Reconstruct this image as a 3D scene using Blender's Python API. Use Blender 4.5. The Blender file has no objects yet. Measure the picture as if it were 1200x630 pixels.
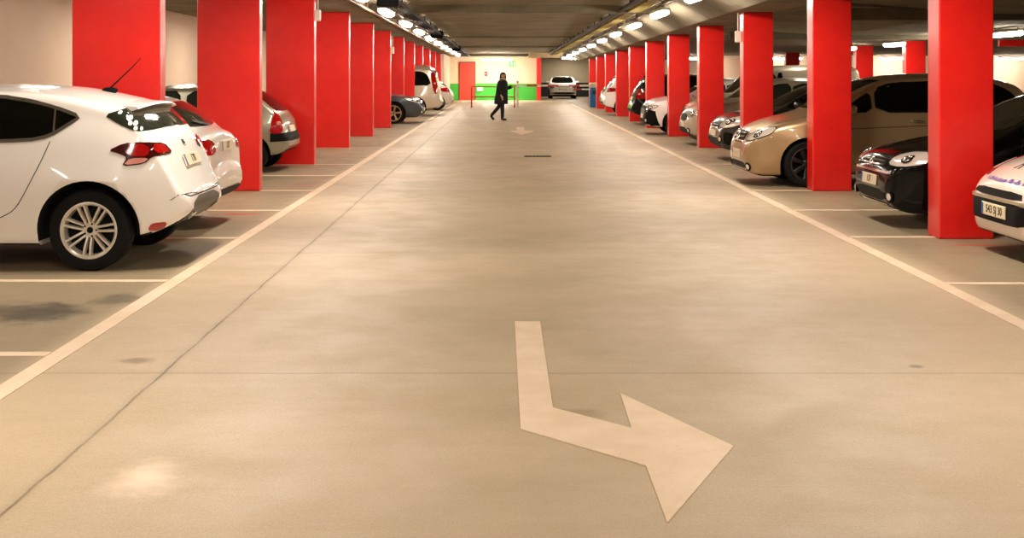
import bpy, bmesh, math, random
import numpy as np
from mathutils import Vector, Matrix
from mathutils.bvhtree import BVHTree

random.seed(4)
S = bpy.context.scene
COL = S.collection
R = math.radians

# ------------------------------------------------------------------ materials
def lin(c):
    return tuple(((v / 255) / 12.92 if v / 255 <= 0.04045 else ((v / 255 + 0.055) / 1.055) ** 2.4) for v in c)

MATS = {}
def mat(name, rgb=(128, 128, 128), rough=0.5, metal=0.0, coat=0.0, coat_rough=0.05, spec=0.5, emit=None, estr=0.0,
        noise=0.0, nscale=8.0, bump=0.0, bscale=60.0):
    if name in MATS:
        return MATS[name]
    m = bpy.data.materials.new(name)
    m.use_nodes = True
    nt = m.node_tree
    b = nt.nodes['Principled BSDF']
    c = lin(rgb)
    b.inputs['Base Color'].default_value = (*c, 1)
    b.inputs['Roughness'].default_value = rough
    b.inputs['Metallic'].default_value = metal
    b.inputs['Coat Weight'].default_value = coat
    b.inputs['Coat Roughness'].default_value = coat_rough
    b.inputs['Specular IOR Level'].default_value = spec
    if emit:
        b.inputs['Emission Color'].default_value = (*lin(emit), 1)
        b.inputs['Emission Strength'].default_value = estr
    tc = nt.nodes.new('ShaderNodeTexCoord')
    if noise:
        n = nt.nodes.new('ShaderNodeTexNoise'); n.inputs['Scale'].default_value = nscale; n.inputs['Detail'].default_value = 6
        r = nt.nodes.new('ShaderNodeValToRGB')
        r.color_ramp.elements[0].position = 0.3; r.color_ramp.elements[1].position = 0.7
        r.color_ramp.elements[0].color = (*[v * (1 - noise) for v in c], 1)
        r.color_ramp.elements[1].color = (*[min(1, v * (1 + noise)) for v in c], 1)
        nt.links.new(tc.outputs['Object'], n.inputs['Vector'])
        nt.links.new(n.outputs['Fac'], r.inputs['Fac'])
        nt.links.new(r.outputs['Color'], b.inputs['Base Color'])
    if bump:
        n2 = nt.nodes.new('ShaderNodeTexNoise'); n2.inputs['Scale'].default_value = bscale; n2.inputs['Detail'].default_value = 4
        bp = nt.nodes.new('ShaderNodeBump'); bp.inputs['Strength'].default_value = bump; bp.inputs['Distance'].default_value = 0.01
        nt.links.new(tc.outputs['Object'], n2.inputs['Vector'])
        nt.links.new(n2.outputs['Fac'], bp.inputs['Height'])
        nt.links.new(bp.outputs['Normal'], b.inputs['Normal'])
    MATS[name] = m
    return m

class NG:
    """tiny node helper"""
    def __init__(s, nt): s.nt = nt
    def val(s, v):
        n = s.nt.nodes.new('ShaderNodeValue'); n.outputs[0].default_value = v; return n.outputs[0]
    def m(s, op, a, b=None, c=None):
        n = s.nt.nodes.new('ShaderNodeMath'); n.operation = op
        for i, x in enumerate((a, b, c)):
            if x is None: continue
            if isinstance(x, (int, float)): n.inputs[i].default_value = x
            else: s.nt.links.new(x, n.inputs[i])
        return n.outputs[0]
    def mix(s, fac, a, b):
        n = s.nt.nodes.new('ShaderNodeMix'); n.data_type = 'RGBA'
        for k, x in ((0, fac), (6, a), (7, b)):
            if isinstance(x, (int, float)): n.inputs[k].default_value = x
            elif isinstance(x, tuple): n.inputs[k].default_value = (*x, 1)
            else: s.nt.links.new(x, n.inputs[k])
        return n.outputs[2]
    def noise(s, vec, scale, detail=5, rough=0.55):
        n = s.nt.nodes.new('ShaderNodeTexNoise'); n.inputs['Scale'].default_value = scale
        n.inputs['Detail'].default_value = detail; n.inputs['Roughness'].default_value = rough
        s.nt.links.new(vec, n.inputs['Vector']); return n.outputs['Fac']
    def ramp(s, f, p0, p1):
        n = s.nt.nodes.new('ShaderNodeMapRange'); n.interpolation_type = 'SMOOTHSTEP'
        n.inputs['From Min'].default_value = p0; n.inputs['From Max'].default_value = p1
        s.nt.links.new(f, n.inputs['Value']); return n.outputs['Result']

def floor_material():
    m = bpy.data.materials.new('worn_concrete_floor'); m.use_nodes = True
    nt = m.node_tree; g = NG(nt); b = nt.nodes['Principled BSDF']
    tc = nt.nodes.new('ShaderNodeTexCoord'); P = tc.outputs['Object']
    sp = nt.nodes.new('ShaderNodeSeparateXYZ'); nt.links.new(P, sp.inputs[0])
    X, Y = sp.outputs[0], sp.outputs[1]
    
    big = g.ramp(g.noise(P, 0.35, 4), 0.35, 0.7)
    mid = g.ramp(g.noise(P, 2.2, 8, 0.65), 0.3, 0.75)
    fine = g.noise(P, 45, 5, 0.7)
    grain = g.noise(P, 130, 3, 0.7)
    c = g.mix(big, lin((186, 165, 136)), lin((202, 180, 154)))
    c = g.mix(g.m('MULTIPLY', mid, 0.28), c, lin((164, 142, 106)))
    c = g.mix(g.m('MULTIPLY', g.ramp(fine, 0.35, 0.75), 0.35), c, lin((214, 190, 160)))
    c = g.mix(g.m('MULTIPLY', g.ramp(grain, 0.48, 0.72), 0.55), c, lin((130, 112, 84)))
    # bays greyer and dirtier than the lane, with under-car shade mixed into the tint
    bayL = g.ramp(X, -2.45, -2.75); bayR = g.ramp(X, 3.3, 3.7)
    bay = g.m('MAXIMUM', bayL, bayR)
    c = g.mix(g.m('MULTIPLY', bay, 0.68), c, lin((128, 114, 88)))
    # transverse brushed streaks
    mp = nt.nodes.new('ShaderNodeMapping'); mp.inputs['Scale'].default_value = (0.5, 6, 1); nt.links.new(P, mp.inputs['Vector'])
    st = g.ramp(g.noise(mp.outputs[0], 1.3, 5), 0.45, 0.8)
    c = g.mix(g.m('MULTIPLY', st, 0.12), c, lin((150, 130, 98)))
    # tyre-dark track along the middle of the lane
    tr = g.m('MULTIPLY', g.ramp(g.m('ABSOLUTE', g.m('SUBTRACT', X, 0.35)), 1.3, 0.1), g.ramp(g.noise(P, 0.8, 5), 0.35, 0.7))
    c = g.mix(g.m('MULTIPLY', tr, 0.30), c, lin((140, 122, 92)))
    # ellipse shaped stains
    wob = g.m('MULTIPLY', g.m('SUBTRACT', g.noise(P, 6, 6, 0.7), 0.5), 1.4)
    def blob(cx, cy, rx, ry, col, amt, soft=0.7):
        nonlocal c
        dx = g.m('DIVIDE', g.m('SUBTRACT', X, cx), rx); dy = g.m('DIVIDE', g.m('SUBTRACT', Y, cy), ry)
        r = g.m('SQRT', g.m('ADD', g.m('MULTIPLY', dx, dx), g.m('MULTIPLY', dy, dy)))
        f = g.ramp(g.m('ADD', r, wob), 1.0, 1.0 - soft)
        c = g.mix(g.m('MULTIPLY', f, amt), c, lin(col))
    blob(-3.12, 8.4, 0.42, 0.5, (52, 46, 38), 0.8)
    blob(-2.72, 8.9, 0.25, 0.3, (70, 62, 50), 0.6)
    blob(-3.6, 8.5, 0.5, 0.4, (80, 70, 56), 0.5)
    blob(-2.05, 7.0, 0.14, 0.10, (120, 100, 74), 0.7)
    blob(2.25, 6.85, 0.06, 0.05, (90, 76, 58), 0.7)
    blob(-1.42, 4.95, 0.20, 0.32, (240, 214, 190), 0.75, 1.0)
    blob(0.25, 5.6, 0.13, 0.10, (140, 120, 90), 0.7)
    blob(0.35, 5.9, 0.22, 0.12, (140, 120, 90), 0.5)
    for (bx, by) in ((-3.0, 14.25), (-2.86, 17.9), (4.4, 11.7), (4.45, 16.8), (3.9, 26.2), (-2.95, 14.32)):
        blob(bx, by, 0.32, 0.05, (196, 44, 30), 0.85)
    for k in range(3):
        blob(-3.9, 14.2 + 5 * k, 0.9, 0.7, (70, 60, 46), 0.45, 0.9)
    # saw cut joints
    jw = g.m('MULTIPLY', g.m('SUBTRACT', g.noise(P, 2.5, 3), 0.5), 0.035)
    xj = g.m('ABSOLUTE', g.m('ADD', g.m('ADD', X, 1.82), jw))
    j1 = g.m('MULTIPLY', g.ramp(xj, 0.011, 0.003), g.m('ADD', 0.45, g.m('MULTIPLY', g.ramp(g.noise(P, 1.7, 5), 0.35, 0.65), 0.55)))
    halo = g.ramp(xj, 0.06, 0.0)
    yj = g.m('ABSOLUTE', g.m('SUBTRACT', g.m('MODULO', g.m('ADD', g.m('ADD', Y, jw), 0.05), 4.5), 2.25))
    j2 = g.m('MULTIPLY', g.ramp(yj, 0.022, 0.004), 0.35)
    c = g.mix(g.m('MULTIPLY', halo, 0.22), c, lin((130, 110, 80)))
    c = g.mix(g.m('MULTIPLY', j1, 0.7), c, lin((74, 60, 44)))
    c = g.mix(j2, c, lin((110, 92, 68)))
    nt.links.new(c, b.inputs['Base Color'])
    rr = g.m('ADD', g.m('MULTIPLY', mid, 0.2), 0.42)
    nt.links.new(rr, b.inputs['Roughness'])
    b.inputs['Specular IOR Level'].default_value = 0.4
    bp = nt.nodes.new('ShaderNodeBump'); bp.inputs['Strength'].default_value = 0.18; bp.inputs['Distance'].default_value = 0.008
    h = g.m('SUBTRACT', g.m('ADD', fine, g.m('MULTIPLY', grain, 0.4)), g.m('MULTIPLY', j1, 2.0))
    nt.links.new(h, bp.inputs['Height']); nt.links.new(bp.outputs['Normal'], b.inputs['Normal'])
    return m

def ceiling_material():
    m = bpy.data.materials.new('board_marked_concrete'); m.use_nodes = True
    nt = m.node_tree; g = NG(nt); b = nt.nodes['Principled BSDF']
    tc = nt.nodes.new('ShaderNodeTexCoord'); P = tc.outputs['Object']
    sp = nt.nodes.new('ShaderNodeSeparateXYZ'); nt.links.new(P, sp.inputs[0])
    n1 = g.ramp(g.noise(P, 0.7, 6, 0.6), 0.3, 0.7); n2 = g.noise(P, 7, 5, 0.65)
    c = g.mix(n1, lin((112, 104, 84)), lin((138, 128, 106)))
    c = g.mix(g.m('MULTIPLY', g.ramp(n2, 0.4, 0.8), 0.35), c, lin((88, 82, 66)))
    jw = g.m('MULTIPLY', g.m('SUBTRACT', g.noise(P, 2, 3), 0.5), 0.1)
    yj = g.m('ABSOLUTE', g.m('SUBTRACT', g.m('MODULO', g.m('ADD', g.m('ADD', sp.outputs[1], jw), 31.0), 1.65), 0.825))
    c = g.mix(g.m('MULTIPLY', g.ramp(yj, 0.10, 0.02), 0.45), c, lin((82, 75, 58)))
    nt.links.new(c, b.inputs['Base Color']); b.inputs['Roughness'].default_value = 0.85
    return m

def banded_wall(name, upper, lower, zsplit, noise=0.06):
    m = bpy.data.materials.new(name); m.use_nodes = True
    nt = m.node_tree; g = NG(nt); b = nt.nodes['Principled BSDF']
    tc = nt.nodes.new('ShaderNodeTexCoord'); P = tc.outputs['Object']
    sp = nt.nodes.new('ShaderNodeSeparateXYZ'); nt.links.new(P, sp.inputs[0])
    f = g.m('GREATER_THAN', sp.outputs[2], zsplit)
    n = g.ramp(g.noise(P, 1.1, 6, 0.6), 0.3, 0.75)
    u = lin(upper)
    uc = g.mix(n, tuple(v * (1 - noise) for v in u), u)
    nt.links.new(g.mix(f, lin(lower), uc), b.inputs['Base Color'])
    b.inputs['Roughness'].default_value = 0.6
    return m

def red_paint():
    m = bpy.data.materials.new('red_pillar_paint'); m.use_nodes = True
    nt = m.node_tree; g = NG(nt); b = nt.nodes['Principled BSDF']
    tc = nt.nodes.new('ShaderNodeTexCoord'); P = tc.outputs['Object']
    sp = nt.nodes.new('ShaderNodeSeparateXYZ'); nt.links.new(P, sp.inputs[0])
    n = g.ramp(g.noise(P, 3.0, 6, 0.6), 0.3, 0.75)
    c = g.mix(n, lin((222, 24, 18)), lin((234, 32, 24)))
    sc = g.m('MULTIPLY', g.ramp(g.noise(P, 24, 5, 0.7), 0.62, 0.72), g.ramp(sp.outputs[2], 0.55, 0.0))
    c = g.mix(g.m('MULTIPLY', sc, 0.55), c, lin((120, 30, 24)))
    nt.links.new(c, b.inputs['Base Color'])
    b.inputs['Roughness'].default_value = 0.34
    b.inputs['Coat Weight'].default_value = 0.35; b.inputs['Coat Roughness'].default_value = 0.18
    bp = nt.nodes.new('ShaderNodeBump'); bp.inputs['Strength'].default_value = 0.25; bp.inputs['Distance'].default_value = 0.008
    nt.links.new(g.noise(P, 30, 5, 0.6), bp.inputs['Height']); nt.links.new(bp.outputs['Normal'], b.inputs['Normal'])
    return m

def line_paint():
    m = bpy.data.materials.new('worn_line_paint'); m.use_nodes = True
    nt = m.node_tree; g = NG(nt); b = nt.nodes['Principled BSDF']
    tc = nt.nodes.new('ShaderNodeTexCoord'); P = tc.outputs['Object']
    c = g.mix(g.ramp(g.noise(P, 3, 7, 0.65), 0.3, 0.75), lin((222, 194, 164)), lin((236, 212, 186)))
    c = g.mix(g.m('MULTIPLY', g.ramp(g.noise(P, 40, 6, 0.75), 0.55, 0.7), 0.35), c, lin((190, 166, 132)))
    nt.links.new(c, b.inputs['Base Color']); b.inputs['Roughness'].default_value = 0.55
    return m

FLOOR = floor_material(); CEIL = ceiling_material(); RED = red_paint(); LINE = line_paint()
WALL = banded_wall('cream_wall', (240, 212, 186), (240, 212, 186), -5)
WALL_END = banded_wall('cream_wall_green_dado', (226, 204, 172), (58, 172, 52), 1.0)
WALL_NAVY = banded_wall('grey_wall_navy_lower', (176, 162, 134), (4, 5, 11), 0.97)  # grey above the split height, blue-black below it
BLACK = mat('black_plastic', (9, 9, 9), 0.6, spec=.15)
RUBBER = mat('tyre_rubber', (15, 14, 13), 0.8, spec=.25)
WELL = mat('wheel_well', (8, 8, 8), 0.9)
GLASS = mat('tinted_car_glass', (4, 5, 4), 0.04, spec=0.4)
GLASS_G = mat('green_tinted_car_glass', (36, 42, 34), 0.05, spec=0.7, coat=0.4)
CHROME = mat('chrome', (225, 220, 212), 0.18, 1.0)
ALLOY = mat('alloy_silver', (232, 224, 212), 0.3, 0.45)
DARKALLOY = mat('dark_alloy', (70, 66, 60), 0.35, 0.8)
REDLENS = mat('red_lamp_lens', (168, 8, 10), 0.08, coat=0.6)
DARKRED = mat('dark_red_lamp_lens', (60, 6, 8), 0.08, coat=0.6)
PINKLENS = mat('clear_pink_lamp_lens', (214, 140, 126), 0.12, coat=0.6)
CLEAR = mat('headlamp_lens', (236, 222, 212), .1, 0.25, coat=0.9)
AMBER = mat('amber_lens', (206, 92, 24), 0.15, coat=0.5)
PLATE = mat('number_plate_white', (226, 210, 178), 0.4)
PLATEBLUE = mat('number_plate_blue', (40, 70, 150), 0.4)
INK = mat('plate_ink', (40, 34, 26), 0.6)
PURPLE = mat('purple_ink', (110, 70, 150), 0.5)
MESHGREY = mat('grey_grille', (96, 90, 78), 0.5, 0.3)
SEAM = mat('panel_gap', (30, 26, 22), 0.8)

def paint(name, rgb, metal=0.0, rough=0.35, coat=0.8):
    return mat(name, rgb, rough, metal, coat=coat, coat_rough=0.04)

# ------------------------------------------------------------------ object helpers
def tag(o, label=None, cat=None, group=None, kind=None):
    if label: o['label'] = label
    if cat: o['category'] = cat
    if group: o['group'] = group
    if kind: o['kind'] = kind
    return o

def empty(name, loc, rz=0.0):
    o = bpy.data.objects.new(name, None); COL.objects.link(o)
    o.location = loc; o.rotation_euler = (0, 0, rz); o.empty_display_size = 0.2
    return o

def link_mesh(name, verts, faces, m, parent=None, smooth=True, angle=35, mi=None):
    me = bpy.data.meshes.new(name)
    me.from_pydata([tuple(v) for v in verts], [], faces)
    bm = bmesh.new(); bm.from_mesh(me); bmesh.ops.recalc_face_normals(bm, faces=bm.faces[:]); bm.to_mesh(me); bm.free()
    for mm in (m if isinstance(m, (list, tuple)) else [m]): me.materials.append(mm)
    if mi: me.polygons.foreach_set('material_index', mi)
    if smooth:
        me.polygons.foreach_set('use_smooth', [True] * len(me.polygons))
        me.set_sharp_from_angle(angle=R(angle))
    o = bpy.data.objects.new(name, me); COL.objects.link(o)
    if parent: o.parent = parent
    return o

class MB:
    def __init__(s): s.v = []; s.f = []; s.mi = []
    def add(s, verts, faces, mi=0):
        k = len(s.v); s.v += [tuple(p) for p in verts]
        s.f += [tuple(i + k for i in f) for f in faces]; s.mi += [mi] * len(faces); return s
    def box(s, x0, x1, y0, y1, z0, z1, c=0.0, mi=0):
        if c <= 0:
            v = [(x, y, z) for x in (x0, x1) for y in (y0, y1) for z in (z0, z1)]
            return s.add(v, [(0, 1, 3, 2), (4, 6, 7, 5), (0, 4, 5, 1), (2, 3, 7, 6), (0, 2, 6, 4), (1, 5, 7, 3)], mi)
        bm = bmesh.new()
        bmesh.ops.create_cube(bm, size=1)
        for q in bm.verts:
            q.co = ((x0 + x1) / 2 + q.co.x * (x1 - x0), (y0 + y1) / 2 + q.co.y * (y1 - y0), (z0 + z1) / 2 + q.co.z * (z1 - z0))
        bmesh.ops.bevel(bm, geom=bm.edges[:], offset=c, segments=1, affect='EDGES', profile=0.5)
        bm.verts.index_update()
        s.add([q.co[:] for q in bm.verts], [[q.index for q in f.verts] for f in bm.faces], mi); bm.free(); return s
    def tube(s, pts, r, n=12, mi=0, cap=True):
        pts = [Vector(p) for p in pts]; rs = r if isinstance(r, (list, tuple)) else [r] * len(pts)
        V = []; F = []
        up = None
        for i, p in enumerate(pts):
            t = (pts[min(i + 1, len(pts) - 1)] - pts[max(i - 1, 0)]).normalized()
            if up is None: up = Vector((0, 0, 1)) if abs(t.z) < 0.9 else Vector((1, 0, 0))
            a = t.cross(up).normalized(); b2 = a.cross(t).normalized(); up = b2
            for k in range(n):
                th = 2 * math.pi * k / n
                V.append(p + (a * math.cos(th) + b2 * math.sin(th)) * rs[i])
        for i in range(len(pts) - 1):
            for k in range(n):
                F.append((i * n + k, i * n + (k + 1) % n, (i + 1) * n + (k + 1) % n, (i + 1) * n + k))
        if cap: F.append(tuple(range(n))[::-1]); F.append(tuple((len(pts) - 1) * n + k for k in range(n)))
        return s.add(V, F, mi)
    def prism(s, poly, z0, z1, mi=0):
        n = len(poly)
        V = [(x, y, z0) for x, y in poly] + [(x, y, z1) for x, y in poly]
        F = [tuple(range(n))[::-1], tuple(range(n, 2 * n))] + [(i, (i + 1) % n, n + (i + 1) % n, n + i) for i in range(n)]
        return s.add(V, F, mi)
    def rings(s, rings, mi=0, cap=True, close=True):
        n = len(rings[0]); V = [p for r in rings for p in r]; F = []
        for i in range(len(rings) - 1):
            for k in range(n if close else n - 1):
                F.append((i * n + k, i * n + (k + 1) % n, (i + 1) * n + (k + 1) % n, (i + 1) * n + k))
        if cap: F.append(tuple(range(n))[::-1]); F.append(tuple((len(rings) - 1) * n + k for k in range(n)))
        return s.add(V, F, mi)
    def lathe_y(s, prof, n=40, mi=0, c=(0, 0, 0)):
        # prof: list of (r, y) about the y axis, closed
        V = []; F = []; m_ = len(prof)
        for k in range(n):
            t = 2 * math.pi * k / n
            for r, y in prof: V.append((c[0] + r * math.cos(t), c[1] + y, c[2] + r * math.sin(t)))
        for k in range(n):
            for j in range(m_):
                a = k * m_ + j; b2 = k * m_ + (j + 1) % m_; c2 = ((k + 1) % n) * m_ + (j + 1) % m_; d = ((k + 1) % n) * m_ + j
                F.append((a, b2, c2, d))
        return s.add(V, F, mi)
    def sup(s, c, rad, e=0.5, n=16, m_=10, mi=0, rot=None):
        # superellipsoid
        V = []; F = []
        sg = lambda v, p: math.copysign(abs(v) ** p, v)
        for i in range(m_ + 1):
            ph = -math.pi / 2 + math.pi * i / m_
            for k in range(n):
                th = 2 * math.pi * k / n
                q = Vector((rad[0] * sg(math.cos(ph), e) * sg(math.cos(th), e), rad[1] * sg(math.cos(ph), e) * sg(math.sin(th), e), rad[2] * sg(math.sin(ph), e)))
                if rot is not None: q = rot @ q
                V.append(Vector(c) + q)
        for i in range(m_):
            for k in range(n):
                F.append((i * n + k, i * n + (k + 1) % n, (i + 1) * n + (k + 1) % n, (i + 1) * n + k))
        return s.add(V, F, mi)
    def build(s, name, m, parent=None, smooth=True, angle=35):
        return link_mesh(name, s.v, s.f, m, parent, smooth, angle, s.mi)

def text_mesh(txt, size, m, name, parent, M, extrude=0.0008):
    cu = bpy.data.curves.new('lettering', 'FONT'); cu.body = txt; cu.size = size; cu.align_x = 'CENTER'; cu.align_y = 'CENTER'
    cu.extrude = extrude; cu.offset = size * 0.012
    tmp = bpy.data.objects.new('lettering', cu); COL.objects.link(tmp)
    bpy.context.view_layer.update()
    me = bpy.data.meshes.new_from_object(tmp.evaluated_get(bpy.context.evaluated_depsgraph_get()))
    bpy.data.objects.remove(tmp)
    me.transform(M); me.materials.clear(); me.materials.append(m)
    o = bpy.data.objects.new(name, me); COL.objects.link(o); o.parent = parent
    return o

# ------------------------------------------------------------------ camera
FPX = 1470.0
cam = bpy.data.cameras.new('camera'); co = bpy.data.objects.new('camera', cam); COL.objects.link(co)
co.location = (0, 0, 1.6); co.rotation_euler = (R(90), 0, 0)
cam.sensor_width = 36; cam.lens = 36 * FPX / 1200
cam.shift_x = 10 / 1200; cam.shift_y = -229 / 1200
cam.clip_end = 400
S.camera = co

# ------------------------------------------------------------------ setting
def zL(y): return 3.10 - 0.0067 * y
def zC(y): return 3.25 - 0.0067 * y
def zR(y): return 2.87 - 0.0088 * y

o = MB().box(-9, 35, -12, 90, -0.2, 0).build('floor', FLOOR, smooth=False); tag(o, kind='structure')
# ceiling: left slab, higher lane slab, low haunch over the right pillars, right hall
ys = [-12, 0, 15, 30, 45, 60, 75, 90]
def slab(name, prof):
    """prof(y) gives the underside outline (x, z) from left to right; the slab runs the length of the hall"""
    rr = [[(x, y, z) for x, z in prof(y)] + [(x, y, z + .25) for x, z in reversed(prof(y))] for y in ys]
    o = MB().rings(rr).build(name, CEIL, smooth=False); tag(o, kind='structure')
def zH(y): return 2.72 - 0.006 * y
slab('ceiling_left', lambda y: [(-9, zL(y) + .27), (-5.2, zL(y) + .22), (-4.4, zL(y)), (-2.95, zL(y)), (-2.86, zC(y))])
slab('ceiling_lane', lambda y: [(-2.86, zC(y)), (3.25, zC(y))])
ys = [-12, 0, 15, 30, 45, 60, 67]
slab('ceiling_haunch', lambda y: [(3.25, zC(y)), (4.0, zR(y)), (4.8, zR(y)), (5.6, zR(y) + .1)])
slab('ceiling_right', lambda y: [(5.6, zR(y) + .1), (8, zH(y)), (35, zH(y))])
ys = [67, 77, 87]
slab('ceiling_recess', lambda y: [(3.25, 2.80), (9, 2.80)])
for k, (y, dz, th) in enumerate(((27.0, .17, .45), (45.2, .07, .4), (58.0, .07, .4))):
    o = MB().box(-2.86, 3.3, y, y + th, zC(y) - dz, zC(y) + .05).build('ceiling_beam', CEIL, smooth=False); tag(o, kind='structure')
for y in (21.0, 30.9):
    o = MB().box(5.6, 34.5, y, y + .3, zH(y) - .10, zH(y) + .1).build('ceiling_beam', CEIL, smooth=False); tag(o, kind='structure')

def wall(name, x0, x1, y0, y1, z0, z1, m):
    o = MB().box(x0, x1, y0, y1, z0, z1).build(name, m, smooth=False); return tag(o, kind='structure')
wall('wall_left', -8.7, -8.3, -12, 67.4, 0, 3.5, WALL)
wall('wall_left_return', -8.3, -3.2, 67.0, 67.4, 0, 3.5, WALL)
wall('wall_left_end', -3.6, -3.2, 67.4, 75.0, 0, 3.5, WALL)
wall('wall_end', -3.6, 2.0, 75.0, 75.4, 0, 3.5, WALL_END)
wall('wall_recess', 1.9, 7.4, 86.0, 86.4, 0, 3.5, WALL_NAVY)
wall('wall_recess_left', 1.8, 2.0, 75.4, 86.0, 0, 3.5, WALL_NAVY)
wall('wall_recess_right', 7.2, 7.4, 76.4, 86.0, 0, 3.5, WALL_NAVY)
wall('wall_right_end', 9.0, 34.4, 55.5, 55.9, 0, 3.5, WALL)
wall('wall_right_return', 9.0, 9.3, 55.9, 76.0, 0, 3.5, WALL)
wall('wall_recess_near', 7.2, 9.3, 76.0, 76.4, 0, 3.5, WALL)
wall('wall_right', 34.0, 34.4, -12, 55.9, 0, 3.5, WALL)
wall('wall_back', -8.3, 34, -12.3, -12, 0, 3.6, WALL)
# boxed beam over the recess, beam across the end
o = MB().box(1.45, 3.45, 72.0, 72.6, 2.50, 2.86).build('trim_recess_beam', mat('cream_beam', (222, 202, 164), .7), smooth=False); tag(o, kind='structure')
o = MB().box(-2.7, 1.4, 74.2, 74.98, 2.60, 2.86).build('trim_end_beam', CEIL, smooth=False); tag(o, kind='structure')
# lane edge lines, bay lines and arrows are paint laid on the floor
def quad_line(name, pts, label, group=None):
    o = MB().prism(pts, 0.0005, 0.004).build(name, LINE, smooth=False)
    return tag(o, label, 'floor marking', group)
quad_line('lane_line', [(-2.58, -3), (-2.46, -3), (-2.485, 66), (-2.605, 66)], 'long pale lane edge line running beside the left bays')
quad_line('lane_line', [(3.20, -3), (3.32, -3), (3.60, 66), (3.48, 66)], 'long pale lane edge line running beside the right bays')
left_bays = [(7.1, 'pale bay line nearest the bottom left corner, in front of the oil stain'),
             (9.62, 'pale bay line beside the near wheel of the white hatchback with twin spoke wheels'),
             (12.14, 'pale bay line reaching the first left pillar'),
             (14.6, 'pale bay line with a red paint streak behind the second white car'),
             (17.1, 'pale bay line at the foot of the second left pillar'),
             (19.6, 'pale bay line beside the silver green hatchback'),
             (22.0, 'pale bay line at the foot of the third left pillar'),
             (26.95, 'pale bay line at the foot of the fourth left pillar')]
for y, l in left_bays:
    quad_line('bay_line', [(-7.6, y), (-2.59, y), (-2.59, y + .1), (-7.6, y + .1)], l, 'bay lines on the left')
right_bays = [(9.5, 'pale bay line beside the white car with purple lettering'),
              (12.22, 'pale bay line at the foot of the first right pillar'),
              (14.62, 'pale bay line between the black hatchback and the gold car'),
              (17.1, 'pale bay line at the foot of the second right pillar'),
              (22.05, 'pale bay line at the foot of the third right pillar')]
for y, l in right_bays:
    quad_line('bay_line', [(3.37, y), (8.2, y), (8.2, y + .1), (3.37, y + .1)], l, 'bay lines on the right')
arrow = [(603, 377), (633, 377), (648, 478), (740, 502), (727, 461), (860, 523), (782, 613), (757, 546), (610, 503)]
apts = [(0.072, 8.082), (0.237, 8.082), (0.237, 6.0), (0.577, 5.654), (0.584, 6.272), (0.988, 5.382), (0.583, 4.463), (0.581, 5.113), (0.077, 5.640)]
o = MB().prism(apts, 0.0005, 0.004).build('floor_arrow', LINE, smooth=False)
tag(o, 'large pale bent arrow painted on the lane in front, pointing right', 'floor marking')
ap2 = [(.38, 37.4), (.60, 37.4), (.60, 35.2), (.86, 34.9), (.48, 32.7), (.17, 34.9), (.38, 35.2)]
o = MB().prism(ap2, 0.0005, 0.004).build('floor_arrow', LINE, smooth=False)
tag(o, 'small distant pale arrow painted on the lane behind the walking person', 'floor marking')
d = MB().box(.40, .92, 24.05, 24.40, 0.0, 0.006)
for k in range(7): d.box(.43 + k * .07, .465 + k * .07, 24.08, 24.37, 0.006, 0.012)
o = d.build('drain_grate', mat('cast_iron', (70, 60, 46), .6, .6), smooth=False); tag(o, 'dark drain grate let into the lane short of the small arrow', 'drain')

# ------------------------------------------------------------------ pillars
ORD = 'first second third fourth fifth sixth seventh eighth ninth tenth eleventh twelfth'.split()
def pillar(x0, x1, y, dep, top, label, group):
    o = empty('pillar', ((x0 + x1) / 2, y + dep / 2, 0))
    w = (x1 - x0) / 2
    b = MB().box(-w, w, -dep / 2, dep / 2, 0, top - .004, 0.012).build('shaft', RED, o)
    tag(o, label, 'pillar', group, 'thing')
    return o
for k in range(12):
    y = 12.12 + 4.95 * k
    pillar(-4.17, -3.32, y, .21, zL(y), f'broad red pillar, {ORD[k]} from the near end of the left row', 'red pillars of the left row')
for k in range(11):
    y = 12.12 + 4.95 * k
    pillar(4.21, 4.74, y, .33, zR(y), f'red pillar, {ORD[k]} from the near end of the row right of the lane', 'red pillars of the right row')
for k, y in enumerate((34.9, 39.85, 44.8, 49.75, 54.7)):
    pillar(11.2, 11.75, y, .33, zH(y), f'red pillar of the far hall beyond the right cars, {ORD[k]} of that row', 'red pillars of the far hall')
# small white boxes on pillar edges
for (x, y, z, l) in ((-3.27, 36.95, 2.28, 'small white box on the edge of the sixth left pillar'), (4.15, 22.2, 2.25, 'small white box on the edge of the third right pillar'),
                     (-3.27, 22.1, 2.62, 'small white box high on the edge of the third left pillar')):
    b = MB().box(x - .05, x + .05, y - .06, y + .06, z - .1, z + .1, .012)
    b.tube([(x, y, z + .1), (x, y, z + .42)], .012, 8)
    tag(b.build('junction_box', mat('white_plastic', (226, 214, 200), .5)), l, 'junction box')

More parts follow.
